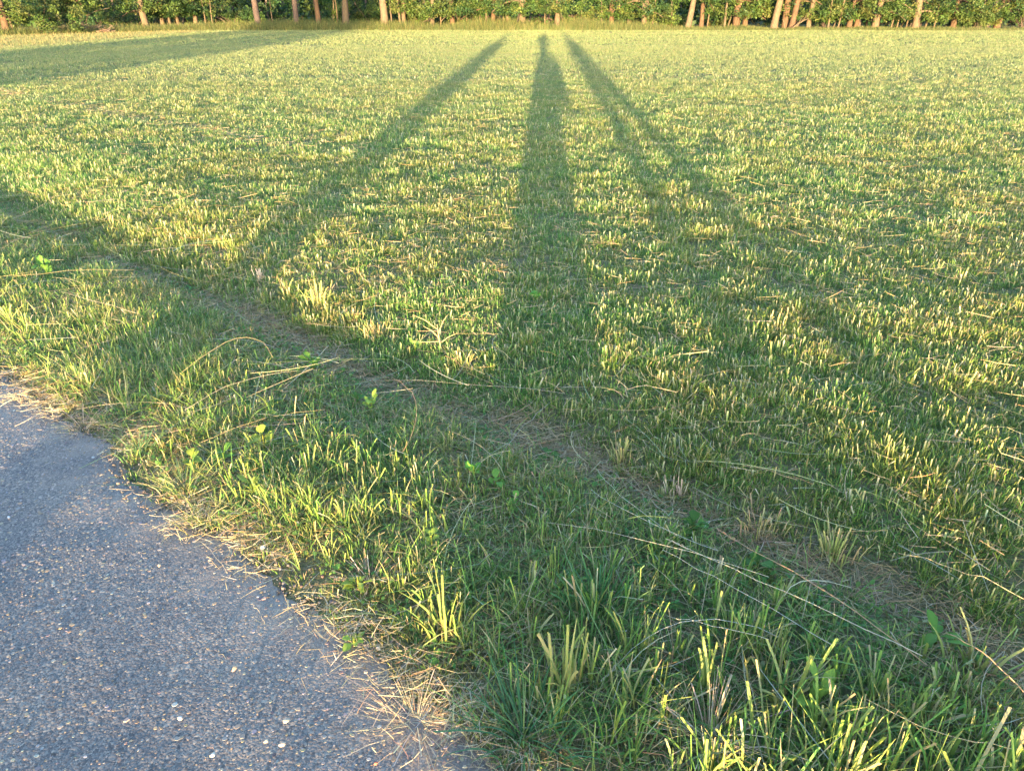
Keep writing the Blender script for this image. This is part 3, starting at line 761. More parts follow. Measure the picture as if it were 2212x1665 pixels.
tussock(1800, 1195, 'grass_tuft', 80, 0.11, 0.0050, 0.05, GOLD, [3, 4, 2, 2], 'broad-bladed golden tuft at the end of the rusty one')
tussock(1850, 815, 'grass_tuft', 30, 0.08, 0.0046, 0.05, GOLD, [2, 2, 4, 1], 'sparse tuft of pale cut tips in the open field')
tussock(1530, 1600, 'dead_tussock', 150, 0.13, 0.0040, 0.055, DEAD, [3, 2, 3, 2], 'pale brown dead tussock slumped in the front verge', 0.9, 'dead tussock', 0.3)
tussock(862, 1118, 'dead_tussock', 90, 0.06, 0.0030, 0.030, DEAD, [3, 3, 2, 2], 'small pinkish dead tussock in the verge middle', 1.0, 'dead tussock', 0.3)
tussock(760, 728, 'dead_tussock', 90, 0.06, 0.0030, 0.035, DEAD, [2, 4, 1, 4], 'brown dead tussock under the golden stubble tuft', 1.0, 'dead tussock', 0.3)
tussock(800, 1260, 'dead_tussock', 90, 0.07, 0.0028, 0.040, DEAD, [3, 3, 3, 1], 'straw-brown dead tussock by the yellowish weed', 1.0, 'dead tussock', 0.3)
tussock(900, 1560, 'dead_tussock', 240, 0.09, 0.0022, 0.060, DEAD, [3, 2, 4, 1], 'bleached dead heap lying on the road edge', 1.3, 'dead tussock', 0.2)
tussock(180, 925, 'dead_tussock', 160, 0.10, 0.0022, 0.050, DEAD + [(0.3, 0.3, 0.1)], [3, 1, 4, 1, 3], 'fan of bleached straw spreading onto the road up the verge', 1.2, 'dead tussock', 0.2)
tussock(300, 985, 'grass_tuft', 110, 0.10, 0.0026, 0.045, [(0.06, 0.13, 0.05), (0.08, 0.15, 0.05)], [1, 1], 'dark green soft tuft bulging over the road edge', 0.6, cut=0.2)
tussock(400, 1060, 'grass_tuft', 160, 0.11, 0.0022, 0.055, [(0.20, 0.22, 0.07), (0.11, 0.17, 0.05), (0.36, 0.31, 0.15)], [3, 3, 1], 'fine pale green tuft overhanging the road notch', 0.9, cut=0.2)
tussock(440, 1130, 'grass_tuft', 120, 0.09, 0.0022, 0.05, [(0.20, 0.21, 0.07), (0.13, 0.17, 0.05), (0.40, 0.33, 0.17)], [2, 2, 2], 'fine straw-mixed tuft just below the road notch', 0.9, cut=0.2)
tussock(1130, 1600, 'grass_tuft', 110, 0.19, 0.0046, 0.075, [(0.05, 0.13, 0.05), (0.07, 0.16, 0.05), (0.13, 0.19, 0.06)], [3, 3, 1], 'lush dark tuft of long soft blades nearest the camera side of the road', 0.8, cut=0.15, K=6)
tussock(960, 1365, 'grass_tuft', 36, 0.17, 0.0060, 0.04, [(0.22, 0.26, 0.06), (0.14, 0.21, 0.05)], [2, 2], 'bright yellow-green long blades leaning towards the road', 0.45, cut=0.4, K=5)
tussock(1220, 1510, 'grass_tuft', 22, 0.22, 0.0075, 0.03, [(0.26, 0.26, 0.07), (0.33, 0.29, 0.10)], [2, 2], 'broad golden blades standing above the lush dark tuft', 0.25, cut=0.5, K=5)
tussock(1690, 1520, 'grass_tuft', 24, 0.19, 0.0085, 0.06, [(0.24, 0.27, 0.06), (0.34, 0.31, 0.09)], [3, 2], 'very broad yellow cut blades beside the slumped dead tussock', 0.4, cut=0.7, K=5)
tussock(2110, 1440, 'grass_tuft', 26, 0.17, 0.0080, 0.06, [(0.20, 0.25, 0.06), (0.30, 0.29, 0.09)], [3, 2], 'broad yellow-green blades standing by the leaning tawny stalk', 0.3, cut=0.7, K=5)
tussock(1290, 1330, 'grass_tuft', 80, 0.17, 0.0055, 0.06, [(0.045, 0.13, 0.04), (0.07, 0.16, 0.04), (0.10, 0.18, 0.06)], [3, 3, 2], 'deep green tuft where the wide shadow crosses the verge', 0.5, cut=0.4, K=5)

# dead branching stalk at the field edge
def branching(px, py):
    p = at(px, py); p.z = float(gz(p.x, p.y))
    root = empty('dead_stalk', p)
    c = (0.46, 0.34, 0.16)
    V, F, C = tube([(0, 0, 0), (-0.012, 0, 0.07), (-0.02, 0.01, 0.15)], (0.0035, 0.003, 0.002), 6, c)
    link('stem', make_mesh('stem', V, F, C, True), M_STRAW, root)
    for z0, dx, dz in ((0.05, 0.09, 0.05), (0.08, -0.08, 0.06), (0.10, 0.05, 0.10), (0.13, -0.12, 0.07), (0.06, -0.11, -0.01)):
        x0 = -0.16 * z0
        V, F, C = tube([(x0, 0, z0), (x0 + dx * 0.5, 0.01, z0 + dz * 0.65), (x0 + dx, 0.015, z0 + dz)], (0.0024, 0.002, 0.0012), 5, c)
        link('twig', make_mesh('twig', V, F, C, True), M_STRAW, root)
    tag(root, 'golden dead stalk with forked twigs beside the wide shadow', 'dead stalk')
branching(955, 770)

# white clover flower by the road
def clover(px, py):
    p = at(px, py, 0.05); p.z = float(gz(p.x, p.y))
    root = empty('clover_flower', p)
    V, F, C = tube([(0, 0, 0), (0.004, 0, 0.03), (0.002, 0.003, 0.055)], (0.0012, 0.0011, 0.001), 5, (0.12, 0.2, 0.05))
    link('stem', make_mesh('stem', V, F, C, True), M_WEED, root)
    n = 70
    d = rng.normal(0, 1, (n, 3)); d /= np.linalg.norm(d, axis=1)[:, None]; d[:, 2] = np.abs(d[:, 2]) * 1.1 - 0.25
    c0 = np.array([0.002, 0.003, 0.058])
    P = np.stack([c0 + d * 0.002, c0 + d * 0.006, c0 + d * 0.0095], 1)
    sd = np.cross(d, [0.3, 0.2, 1.0]); sd /= np.linalg.norm(sd, axis=1)[:, None]
    V, F, C = strips(P, sd, np.tile([0.001, 0.0028, 0.0008], (n, 1)), np.tile(np.array([0.78, 0.78, 0.66]), (n, 3, 1)))
    link('flower_head', make_mesh('flower_head', V, F, C), M_WEED, root)
    tag(root, 'single white clover flower beside the road edge', 'flower')
clover(566, 1190)

# a few loose stones lying on the road
def pebble(px, py, r, col, label):
    p = at(px, py, 0.012)
    bm = bmesh.new()
    bmesh.ops.create_icosphere(bm, subdivisions=2, radius=1)
    ph = rng.uniform(0, 6, 3)
    for v in bm.verts:
        k = 1 + 0.16 * math.sin(3 * v.co.x + ph[0]) + 0.14 * math.sin(4 * v.co.y + ph[1]) + 0.1 * math.sin(5 * v.co.z + ph[2])
        v.co = Vector((v.co.x * r * k, v.co.y * r * 0.75 * k, v.co.z * r * 0.5 * k))
    me = bpy.data.meshes.new('pebble'); bm.to_mesh(me); bm.free()
    for q in me.polygons: q.use_smooth = True
    a = me.color_attributes.new('Col', 'FLOAT_COLOR', 'POINT')
    a.data.foreach_set('color', np.tile(np.array([*col, 1.0]), len(me.vertices)).astype(np.float32))
    o = link('pebble', me, M_STONE)
    o.location = (p.x, p.y, 0.018 + r * 0.3)
    o.rotation_euler = (0, 0, rng.uniform(0, 6.28))
    tag(o, label, 'pebble', 'loose pebbles on the road')
pebble(818, 1405, 0.0085, (0.55, 0.42, 0.28), 'rounded orange-tan pebble by the crumbling verge')
pebble(507, 1448, 0.0090, (0.42, 0.28, 0.16), 'flat ochre pebble on the open road')
pebble(620, 1560, 0.0085, (0.36, 0.29, 0.21), 'squarish buff pebble, largest on the road')
pebble(390, 1555, 0.0080, (0.40, 0.36, 0.31), 'whitish oblong pebble on the open road')
pebble(575, 1605, 0.0060, (0.52, 0.40, 0.26), 'small cream pebble below the squarish buff one')
pebble(610, 1612, 0.0080, (0.40, 0.31, 0.22), 'long sliver-shaped tan pebble')
pebble(460, 1635, 0.0065, (0.52, 0.46, 0.36), 'cream pebble low on the road')
pebble(812, 1672 - 20, 0.006, (0.30, 0.10, 0.06), 'dark red pebble beside the bleached dead heap')
pebble(345, 1225, 0.0065, (0.50, 0.36, 0.20), 'light orange pebble in the upper half of the road')
pebble(20, 1120, 0.0060, (0.45, 0.45, 0.45), 'pale grey pebble farthest from the verge')

# ------------------------------------------------------------------ edge of the wood
def px_x(px, D):
    """sideways position of a pixel column of the photograph at distance D, at eye level"""
    return (px - 1105.5) / FPX * (D * math.cos(PITCH) + 0.6 * math.sin(PITCH))

M_BARK = plain('pale_bark', (0.095, 0.073, 0.047), 0.9, 0.35, 9, 0.7, 0.15, (3, 3, 0.6))
M_BARK_R = plain('reddish_bark', (0.08, 0.052, 0.032), 0.9, 0.35, 9, 0.7, 0.15, (3, 3, 0.6))
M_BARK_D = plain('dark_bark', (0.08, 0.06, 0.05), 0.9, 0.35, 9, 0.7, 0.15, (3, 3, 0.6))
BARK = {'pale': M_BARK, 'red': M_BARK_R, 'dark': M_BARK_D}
LEAVES = [(0.032, 0.066, 0.015), (0.046, 0.082, 0.017), (0.065, 0.092, 0.021), (0.022, 0.053, 0.017), (0.092, 0.110, 0.028)]

def leaf_cloud(cen, rad, n, size, cols, wgt, flat=0.7):
    """leaves spread round cluster centres"""
    i = rng.integers(0, len(cen), n)
    d = rng.normal(0, 1, (n, 3)); d /= np.linalg.norm(d, axis=1)[:, None]
    q = d * (rng.random(n) ** 0.45)[:, None] * rad[i][:, None]
    q[:, 2] *= flat
    p = cen[i] + q
    a = rng.uniform(0, 6.283, n); el = rng.normal(-0.45, 0.45, n)
    L = size * rng.uniform(0.6, 1.35, n)
    ax = np.stack([np.cos(a) * np.cos(el), np.sin(a) * np.cos(el), np.sin(el)], 1)
    sd = np.cross(ax, rng.normal(0, 1, (n, 3))); sd /= np.linalg.norm(sd, axis=1)[:, None]
    t = np.array([0, 0.5, 1.0])
    P = p[:, None, :] + ax[:, None, :] * (t[None, :, None] * L[:, None, None])
    P[:, 1, 2] += 0.12 * L
    W = L[:, None] * np.array([0.12, 0.72, 0.08])
    cc = colours(len(cen), cols, wgt, 0.12)[i] * (1 + 0.18 * rng.standard_normal((n, 1)))
    C = np.repeat(np.clip(cc, 0.008, 0.5)[:, None, :], 3, 1)
    return strips(P, sd, W, C)

def tree(px, D, wpx, bark, label, low=1.0, lean=0.0, leaves=3600, cw=2.3, H=8.0, top=False, dy=0.0, tint=0, group='trees along the edge of the wood', name='tree', double=False):
    x = px_x(px, D)
    low = low - (0.4 if px > 1250 else 0.3) if low < 1.5 else low
    root = empty(name, (x, D + dy, float(gz(np.array(x), np.array(D + dy)))))
    r = wpx / FPX * (D * 0.89 + 0.3) * 0.5
    parts = []
    zs = np.array([-0.1, 0.12, 0.5, 1.0, 1.8, 3.0, 4.6, H * 0.8])
    def stemline(x0, ln, rr):
        fx = x0 + ln * zs + 0.04 * np.sin(zs * 1.7 + px)
        fy = 0.05 * np.sin(zs * 1.3 + px * 0.7)
        return tube(np.stack([fx, fy, zs], 1), rr * np.array([1.35, 1.12, 1.0, 0.95, 0.88, 0.75, 0.55, 0.2]), 10, wob=0.14)
    parts.append(stemline(0, lean, r))
    if double:
        parts.append(stemline(r * 2.3, lean + 0.05, r * 0.8))
    cen, rad = [], []
    nl = 9 if r > 0.09 else 5
    for k in range(nl):                                 # limbs and the leaf clusters along them
        z0 = max(0.9, low) + (H * 0.8 - max(0.9, low)) * (k + 0.3) / nl
        a = rng.uniform(0, 6.283) if k % 2 else -math.pi / 2 + rng.normal(0, 0.9)
        ln = cw * (0.55 + 0.5 * rng.random()) * (1 - 0.45 * max(0, z0 - 4) / H)
        droop = -0.5 if z0 < 3.2 else 0.25
        p0 = np.array([lean * z0, 0, z0])
        q = [p0 + np.array([math.cos(a) * ln * t, math.sin(a) * ln * t, ln * (0.25 * t + droop * t * t)]) for t in (0, 0.35, 0.7, 1.0)]
        parts.append(tube(q, r * 0.38 * np.array([1, 0.7, 0.45, 0.15]) + 0.004, 6, caps=False))
        for t in (0.4, 0.6, 0.8, 1.0):
            for _ in range(2):
                c = p0 + np.array([math.cos(a) * ln * t, math.sin(a) * ln * t, ln * (0.25 * t + droop * t * t)]) + rng.normal(0, 0.28, 3)
                c[2] = max(c[2], low + 0.25 * rng.random() + 0.2)
                cen.append(c); rad.append(rng.uniform(0.32, 0.62))
    for _ in range(int(20 * cw)):                       # hanging skirt of foliage
        a = rng.uniform(0, 6.283); rr = cw * math.sqrt(rng.random())
        cen.append(np.array([rr * math.cos(a), rr * math.sin(a) * 0.8, low + 0.28 + rng.exponential(0.5)])); rad.append(rng.uniform(0.28, 0.5))
    V, F, C = join(parts)
    link('trunk', make_mesh('trunk', V, F, C, True), BARK[bark], root)
    if leaves:
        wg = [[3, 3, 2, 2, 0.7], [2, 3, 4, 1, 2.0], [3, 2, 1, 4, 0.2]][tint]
        V, F, C = leaf_cloud(np.array(cen), np.array(rad), leaves, 0.115, LEAVES, wg)
        link('crown', make_mesh('crown', V, F, C), M_LEAF, root)
    tag(root, label, 'tree', group)

T = [  # px, D, width px, bark, low, lean, tint, label
    (6, 46, 15, 'red', 1.15, 0.0, 1, 'reddish leaning-board-like trunk at the very left end of the wood'),
    (152, 51, 15, 'red', 1.35, -0.02, 1, 'stout flared trunk above a heap of dead brush'),
    (170, 51.3, 9, 'pale', 1.3, 0.03, 1, 'thinner pale trunk growing against the stout flared one'),
    (310, 54, 14, 'pale', 1.25, -0.02, 1, 'pale orange trunk under a bright drooping bough, left of the shaded trees'),
    (360, 57, 10, 'pale', 0.95, 0.0, 2, 'middle of the three short lit trunks right of the orange one'),
    (346, 57.5, 9, 'pale', 0.95, 0.02, 0, 'left of the three short lit trunks beside the orange one'),
    (380, 58, 9, 'pale', 0.95, -0.01, 2, 'right one of the three short lit trunks, half in shade'),
    (420, 58, 9, 'pale', 1.05, 0.0, 2, 'lone lit trunk below a dark bough, before the purple-grey trunks'),
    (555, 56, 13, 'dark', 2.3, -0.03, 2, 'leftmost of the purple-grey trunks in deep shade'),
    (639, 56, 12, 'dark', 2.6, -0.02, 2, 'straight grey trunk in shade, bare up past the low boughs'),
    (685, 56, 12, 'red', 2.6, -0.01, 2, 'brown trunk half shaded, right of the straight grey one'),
    (746, 56, 15, 'pale', 2.2, 0.0, 0, 'pale pink trunk crossed by a bright leafy bough'),
    (829, 55.5, 17, 'pale', 2.7, -0.03, 0, 'tallest bare pale trunk, widest of the lit ones left of the shadows'),
    (871, 57, 11, 'pale', 1.15, 0.0, 1, 'whitish trunk just right of the tallest bare one'),
    (934, 57, 9, 'pale', 1.0, 0.0, 1, 'yellowish trunk with foliage to its shoulder, before a bent twig'),
    (976, 57, 11, 'red', 1.05, 0.0, 0, 'pinkish trunk under an arched dead branch'),
    (1066, 57, 10, 'red', 1.35, 0.0, 0, 'reddish trunk above the head of the slanting left shadow'),
    (1095, 57, 9, 'pale', 1.1, 0.03, 0, 'slim pale trunk between the reddish one and the stout stub-like one'),
    (1128, 56, 17, 'pale', 1.1, -0.02, 0, 'stout pinkish trunk left of the wide shadow head, cut off by leaves'),
    (1201, 56.5, 13, 'pale', 1.2, 0.10, 1, 'leaning pale trunk right above the forked shadow head'),
    (1320, 58, 11, 'red', 0.85, 0.0, 1, 'low dull trunk in olive undergrowth, first right of the shadows'),
    (1390, 57, 12, 'pale', 0.95, 0.03, 0, 'short bulging trunk under a dense green bough'),
    (1488, 56, 13, 'pale', 2.6, 0.10, 0, 'tall bare trunk leaning right, lone one among the right-hand trees'),
    (1515, 57, 10, 'red', 1.5, 0.02, 0, 'orange trunk standing right behind the tall leaning one'),
    (1592, 57, 15, 'red', 1.0, 0.0, 1, 'broad rusty trunk with thin poles on its left'),
    (1612, 57.5, 11, 'red', 1.1, 0.0, 1, 'narrower rusty trunk next to the broad one'),
    (1675, 56, 15, 'pale', 1.9, 0.08, 1, 'left pale stem of the big trunk cluster with a fallen branch'),
    (1698, 56.6, 15, 'red', 1.9, 0.0, 1, 'red-brown middle stem of the big trunk cluster'),
    (1714, 56, 13, 'red', 2.3, 0.06, 1, 'right orange stem of the big trunk cluster'),
    (1750, 57, 10, 'pale', 0.85, 0.05, 1, 'short yellow trunk right of the fallen branch'),
    (1838, 57, 11, 'red', 0.9, 0.06, 0, 'orange forked trunk amid dense green leaves'),
    (1853, 57.3, 9, 'red', 0.75, 0.02, 0, 'low orange trunk beside the forked one'),
    (1894, 56.4, 15, 'pale', 1.0, 0.10, 1, 'wide golden trunk curving right, brightest of the right-hand ones'),
    (1980, 56.6, 15, 'pale', 0.75, 0.0, 1, 'golden stump-like trunk almost hidden by low leaves'),
    (2063, 57, 12, 'red', 0.85, 0.05, 1, 'dark-hollowed red trunk at the right-hand thicket'),
    (2160, 58, 13, 'red', 0.7, 0.0, 1, 'trunk buried in the bright thicket at the right end'),
]
for px, D, wp, bk, low, ln, ti, lab in T:
    tree(px, D, wp, bk, lab, low, ln, tint=ti, leaves=5200 if low < 2 else 3000, dy=0)

# thin poles and saplings that nothing tells apart
def sapling(px, D, wpx, lean, h):
    x = px_x(px, D)
    root = empty('sapling', (x, D, float(gz(np.array(x), np.array(D)))))
    r = wpx / FPX * D * 0.89 * 0.5
    z = np.linspace(-0.05, h, 6)
    V, F, C = tube(np.stack([lean * z + 0.03 * np.sin(z * 2 + px), 0 * z, z], 1), np.linspace(r, r * 0.35, 6), 6)
    link('trunk', make_mesh('trunk', V, F, C, True), M_BARK, root)
    c = np.array([[lean * h * t, 0, h * t] for t in (0.6, 0.75, 0.9, 1.0)]) + rng.normal(0, 0.2, (4, 3))
    V, F, C = leaf_cloud(c, np.array([0.35] * 4), 220, 0.10, LEAVES, [2, 3, 3, 1, 2])
    link('crown', make_mesh('crown', V, F, C), M_LEAF, root)
    tag(root, 'thin pale sapling standing in the tall grass at the wood edge', 'sapling', 'saplings along the edge of the wood')
for px, wp, ln in ((20, 5, -0.1), (440, 3, 0), (455, 3, 0.05), (588, 4, -0.05), (716, 5, 0.12), (728, 4, -0.03), (844, 6, 0), (861, 5, 0), (950, 4, 0.02), (1008, 3, 0), (1034, 3, 0.12), (1049, 5, 0), (1086, 4, 0.02),
                   (1176, 4, 0), (1411, 4, 0.03), (1255, 3, 0), (1300, 3, -0.05), (1356, 3, 0.05), (1452, 3, -0.06), (1530, 4, 0.08), (1566, 6, 0.04), (1575, 4, 0.2), (1792, 5, 0.02), (1803, 3, 0.3), (1815, 4, 0.04), (1875, 6, 0.05),
                   (1929, 4, 0.1), (1942, 4, 0.02), (1952, 3, 0.3), (1962, 5, 0.08), (2004, 5, 0.08), (2023, 3, 0.0), (2110, 3, 0.2)):
    D = (57.0 + rng.uniform(-0.8, 1.2)) if px > 100 else 47
    sapling(px, D, wp, ln, rng.uniform(1.7, 3.2))

# bushes
def bush(px, D, wx, h, label, tint, n=2600, low=0.1):
    x = px_x(px, D)
    root = empty('bush', (x, D, float(gz(np.array(x), np.array(D)))))
    parts = []
    cen, rad = [], []
    for k in range(9):
        a = rng.uniform(0, 6.283); ln = wx * 0.5 * math.sqrt(rng.random())
        e = np.array([ln * math.cos(a), ln * math.sin(a) * 0.7, h * rng.uniform(0.5, 0.95)])
        parts.append(tube([(0, 0, -0.05), e * [0.35, 0.35, 0.5], e], (0.022, 0.014, 0.006), 5, caps=False))
    for k in range(int(10 * wx)):
        a = rng.uniform(0, 6.283); rr = wx * 0.5 * math.sqrt(rng.random())
        top = h * (1 - 0.55 * (rr / (wx * 0.5)) ** 2)
        cen.append(np.array([rr * math.cos(a), rr * math.sin(a) * 0.7, low + (top - low) * rng.random() ** 0.7])); rad.append(rng.uniform(0.22, 0.42))
    V, F, C = join(parts)
    link('stems', make_mesh('stems', V, F, C, True), M_BARK_D, root)
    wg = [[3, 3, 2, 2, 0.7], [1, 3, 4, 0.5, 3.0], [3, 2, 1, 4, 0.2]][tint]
    V, F, C = leaf_cloud(np.array(cen), np.array(rad), n, 0.105, LEAVES, wg, 0.8)
    link('foliage', make_mesh('foliage', V, F, C), M_LEAF, root)
    tag(root, label, 'bush', 'bushes along the edge of the wood')
bush(85, 47.5, 4.6, 2.3, 'big sunlit bush reaching the ground at the left end of the wood', 1, 4200)
bush(735, 58.5, 2.6, 1.7, 'leafy bush between the brown and the pale pink trunk', 0)
bush(800, 58.5, 2.4, 1.6, 'low spreading bush between the pink and the tallest bare trunk', 0)
bush(905, 58.5, 2.6, 1.8, 'sunlit bush right of the whitish trunk', 1)
bush(1010, 58.5, 3.0, 1.5, 'lime-green bush between two pinkish trunks', 1)
bush(1250, 58.8, 3.4, 1.1, 'olive undergrowth bush just right of the shadow heads', 1)
bush(1440, 58.8, 3.4, 1.2, 'dull olive bush left of the tall leaning trunk', 1)
bush(1555, 58.6, 2.4, 1.5, 'green bush right of the orange trunk behind the leaning one', 0)
bush(1785, 58.2, 3.6, 2.1, 'dense green bush right of the big trunk cluster', 0, 3200, 0.5)
bush(2120, 57.0, 4.2, 2.2, 'large bright thicket reaching down to the grass at the right end', 1, 4600, 0.25)
bush(2215, 57.0, 3.6, 2.2, 'outermost thicket cut by the right border of the view', 1, 3600, 0.3)
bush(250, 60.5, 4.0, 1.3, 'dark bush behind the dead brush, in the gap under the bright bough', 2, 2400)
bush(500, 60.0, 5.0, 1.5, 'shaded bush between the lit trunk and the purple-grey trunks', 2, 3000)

# fallen and bent branches
def branch(pix, D, r, label, twigs=2):
    L = []
    for px, py in pix:
        z = CAM_H + (D * math.cos(PITCH) + 0.5) / FPX * (11 - py) * 1.10
        L.append(np.array([px_x(px, D), D, z]))
    L = smooth_line(L, 9)
    root = empty('fallen_branch', L[0])
    V, F, C = tube(L - L[0], np.linspace(r, r * 0.4, 9), 7, wob=0.2)
    link('limb', make_mesh('limb', V, F, C, True), M_BARK, root)
    for k in range(twigs):
        i = 3 + 2 * k
        q = L[i] - L[0]
        V, F, C = tube([q, q + [0.2, -0.05, 0.22], q + [0.33, -0.1, 0.55]], (r * 0.5, r * 0.35, r * 0.15), 5)
        link('twig', make_mesh('twig', V, F, C, True), M_BARK, root)
    tag(root, label, 'branch', 'dead branches at the edge of the wood')
branch([(192, 68), (182, 48), (240, 18)], 50.5, 0.035, 'bare branch rising from the dead brush up to the bright bough', 1)
branch([(182, 46), (200, 54), (215, 60)], 50.6, 0.022, 'short side branch kinked down over the dead brush', 0)
branch([(300, 42), (288, 50), (278, 42)], 54.5, 0.02, 'hanging looped twig left of the pale orange trunk', 0)
branch([(700, 52), (686, 56), (678, 62)], 55.4, 0.03, 'reddish stick propped at the foot of the brown trunk', 0)
branch([(905, 46), (925, 38), (945, 34)], 56.4, 0.025, 'bent dead branch between the yellowish and the whitish trunk', 0)
branch([(952, 42), (965, 32), (980, 30)], 56.4, 0.03, 'arched dead branch over the pinkish trunk', 0)
branch([(1708, 60), (1728, 45), (1748, 36)], 55.4, 0.06, 'thick fallen branch slanting up from the big trunk cluster', 2)
branch([(1702, 62), (1697, 48), (1692, 36)], 55.3, 0.05, 'broken snag upright before the red-brown middle stem', 0)
branch([(1722, 50), (1732, 40), (1738, 34)], 55.6, 0.025, 'thin dead branch above the thick fallen one', 0)

# heap of dead brush under the stout trunk on the left
def brush_heap():
    x = px_x(170, 49.5)
    n = 520
    a = rng.uniform(0, math.pi, n)
    c = np.stack([np.clip(rng.normal(0, 1.0, n), -1.6, 1.6), np.clip(rng.normal(0, 0.4, n), -0.6, 0.6), np.minimum(np.abs(rng.normal(0, 0.2, n)), 0.4) + 0.05], 1)
    d = np.stack([np.cos(a), np.sin(a) * 0.4, rng.normal(0, 0.3, n)], 1)
    L = rng.uniform(0.2, 0.8, n)
    P = np.stack([c - d * L[:, None] * 0.5, c + rng.normal(0, 0.03, (n, 3)), c + d * L[:, None] * 0.5], 1)
    V, F, C = strips(P, np.tile([0, 0, 1.0], (n, 1)), np.tile([0.03, 0.024, 0.01], (n, 1)), np.repeat(colours(n, [(0.10, 0.065, 0.045), (0.15, 0.10, 0.07), (0.06, 0.042, 0.032)], [2, 2, 1])[:, None], 3, 1))
    o = link('brush_heap', make_mesh('brush_heap', V, F, C), M_STRAW)
    o.location = (x, 49.6, 0)
    tag(o, 'heap of dead brown brush at the foot of the stout flared trunk', 'brush heap')
brush_heap()

# tall uncut grass along the wood
def edge_grass():
    n = 130000
    x = rng.uniform(-52, 52, n)
    y = np.where(x < -20, np.interp(x, [-52, -30, -24, -20], [36, 42, 50, 54.0]), 53.7) + rng.exponential(1.5, n)
    k = (y < 64) & (noise2(x, y, 1.3, 71) + rng.random(n) * 0.5 > 0.45)
    x, y = x[k], y[k]; n = len(x)
    hgt = (0.36 + 0.50 * noise2(x, x * 0, 2.2, 72)) * rng.uniform(0.5, 1.35, n) * (1 - 0.72 * sstep(2, 22, x))
    hgt = hgt * (0.5 + 0.5 * sstep(0, 1.2, y - np.where(x < -20, np.interp(x, [-52, -30, -24, -20], [36, 42, 50, 53.5]), 53.7)))
    c = colours(n, [(0.07, 0.10, 0.03), (0.11, 0.13, 0.042), (0.16, 0.15, 0.065), (0.05, 0.085, 0.025)], [3, 4, 2, 2], 0.15)
    V, F, C = blades(x, y, hgt, 0.016 * rng.uniform(0.6, 1.4, n), np.abs(rng.normal(0.25, 0.25, n)), rng.uniform(0, 6.28, n), c, c * [1.2, 1.1, 1.0], 3, 0.1, 0.5)
    parts = [(V, F, C)]
    # longer dry grass, its yellow painting in the sunlit field beyond the hedge shadow
    m = 42000
    y2 = rng.uniform(26, 52, m); x2 = rng.uniform(-44, -18.6, m)
    k = (np.abs(x2) < 0.61 * y2 + 6) & (y2 < np.interp(x2, [-52, -30, -24, -20], [37, 43, 51, 55.0])) & (x2 < -19.3 + 0.6 * (noise2(y2, y2 * 0, 2.0, 73) - 0.5))
    x2, y2 = x2[k], y2[k]; m = len(x2)
    c = colours(m, [(0.21, 0.18, 0.07), (0.16, 0.155, 0.055), (0.24, 0.195, 0.09)], [3, 3, 2], 0.15)
    parts.append(blades(x2, y2, rng.uniform(0.05, 0.17, m), 0.016 * rng.uniform(0.6, 1.4, m), np.abs(rng.normal(0.3, 0.3, m)), rng.uniform(0, 6.28, m), c, c * 1.1, 3, 0.2, 0.5))
    V, F, C = join(parts)
    o = link('tall_edge_grass', make_mesh('tall_edge_grass', V, F, C), M_GRASS)
    tag(o, 'tall uncut yellowing grass along the foot of the wood', 'tall grass', kind='stuff')
edge_grass()

# the depth of the wood behind the front trees: one mass
def deep_wood():
    parts, leaf = [], []
    for k in range(260):
        x = rng.uniform(-75, 75); y = rng.uniform(61, 96)
        r = rng.uniform(0.06, 0.18)
        h = rng.uniform(8, 13)
        parts.append(tube([(x, y, -0.1), (x + 0.1 * rng.normal(), y, h * 0.4), (x + 0.2 * rng.normal(), y, h)], (r * 1.2, r, r * 0.4), 6, (0.13, 0.10, 0.08)))
    n1 = 260
    cen = np.stack([rng.uniform(-70, 70, n1 * 6), rng.uniform(60.5, 90, n1 * 6), 0.3 + rng.exponential(3.0, n1 * 6)], 1)
    leaf.append(leaf_cloud(cen, rng.uniform(0.6, 1.3, len(cen)), 70000, 0.36, LEAVES[:2] + LEAVES[3:4], [2, 1, 3]))
    cen = np.stack([rng.uniform(-64, 64, 420), rng.uniform(61.5, 72, 420), rng.uniform(0.2, 3.2, 420)], 1)
    leaf.append(leaf_cloud(cen, rng.uniform(0.4, 0.8, 420), 42000, 0.17, LEAVES, [3, 3, 1, 4, 0.2]))
    cen = np.stack([rng.uniform(-66, 66, 700), rng.uniform(62, 84, 700), rng.uniform(0.0, 0.7, 700)], 1)
    leaf.append(leaf_cloud(cen, rng.uniform(0.5, 1.0, 700), 30000, 0.22, [(0.05, 0.05, 0.02), (0.03, 0.055, 0.017), (0.07, 0.05, 0.025)], [2, 3, 1]))
    cen = np.stack([rng.uniform(-70, 70, 900), rng.uniform(88, 97, 900), 0.2 + rng.exponential(3.0, 900)], 1)
    leaf.append(leaf_cloud(cen, rng.uniform(0.8, 1.6, 900), 70000, 0.7, LEAVES[:1] + LEAVES[3:4], [1, 2]))
    V1, F1, C1 = join(parts); V2, F2, C2 = join(leaf)
    V, F, C = join([(V1, F1, C1), (V2, F2, C2)])
    o = link('woodland', make_mesh('woodland', V, F, C), M_LEAF)
    tag(o, 'dark depth of the wood behind the front row of trees', 'wood', kind='stuff')
deep_wood()

# ------------------------------------------------------------------ what stands behind the photographer and throws the shadows
def base_at(d0, lat):
    """a point d0 metres towards the sun and lat metres to the right of the line of the shadows"""
    p = -sdir * d0 + Vector((sdir.y, -sdir.x, 0)) * lat
    return p

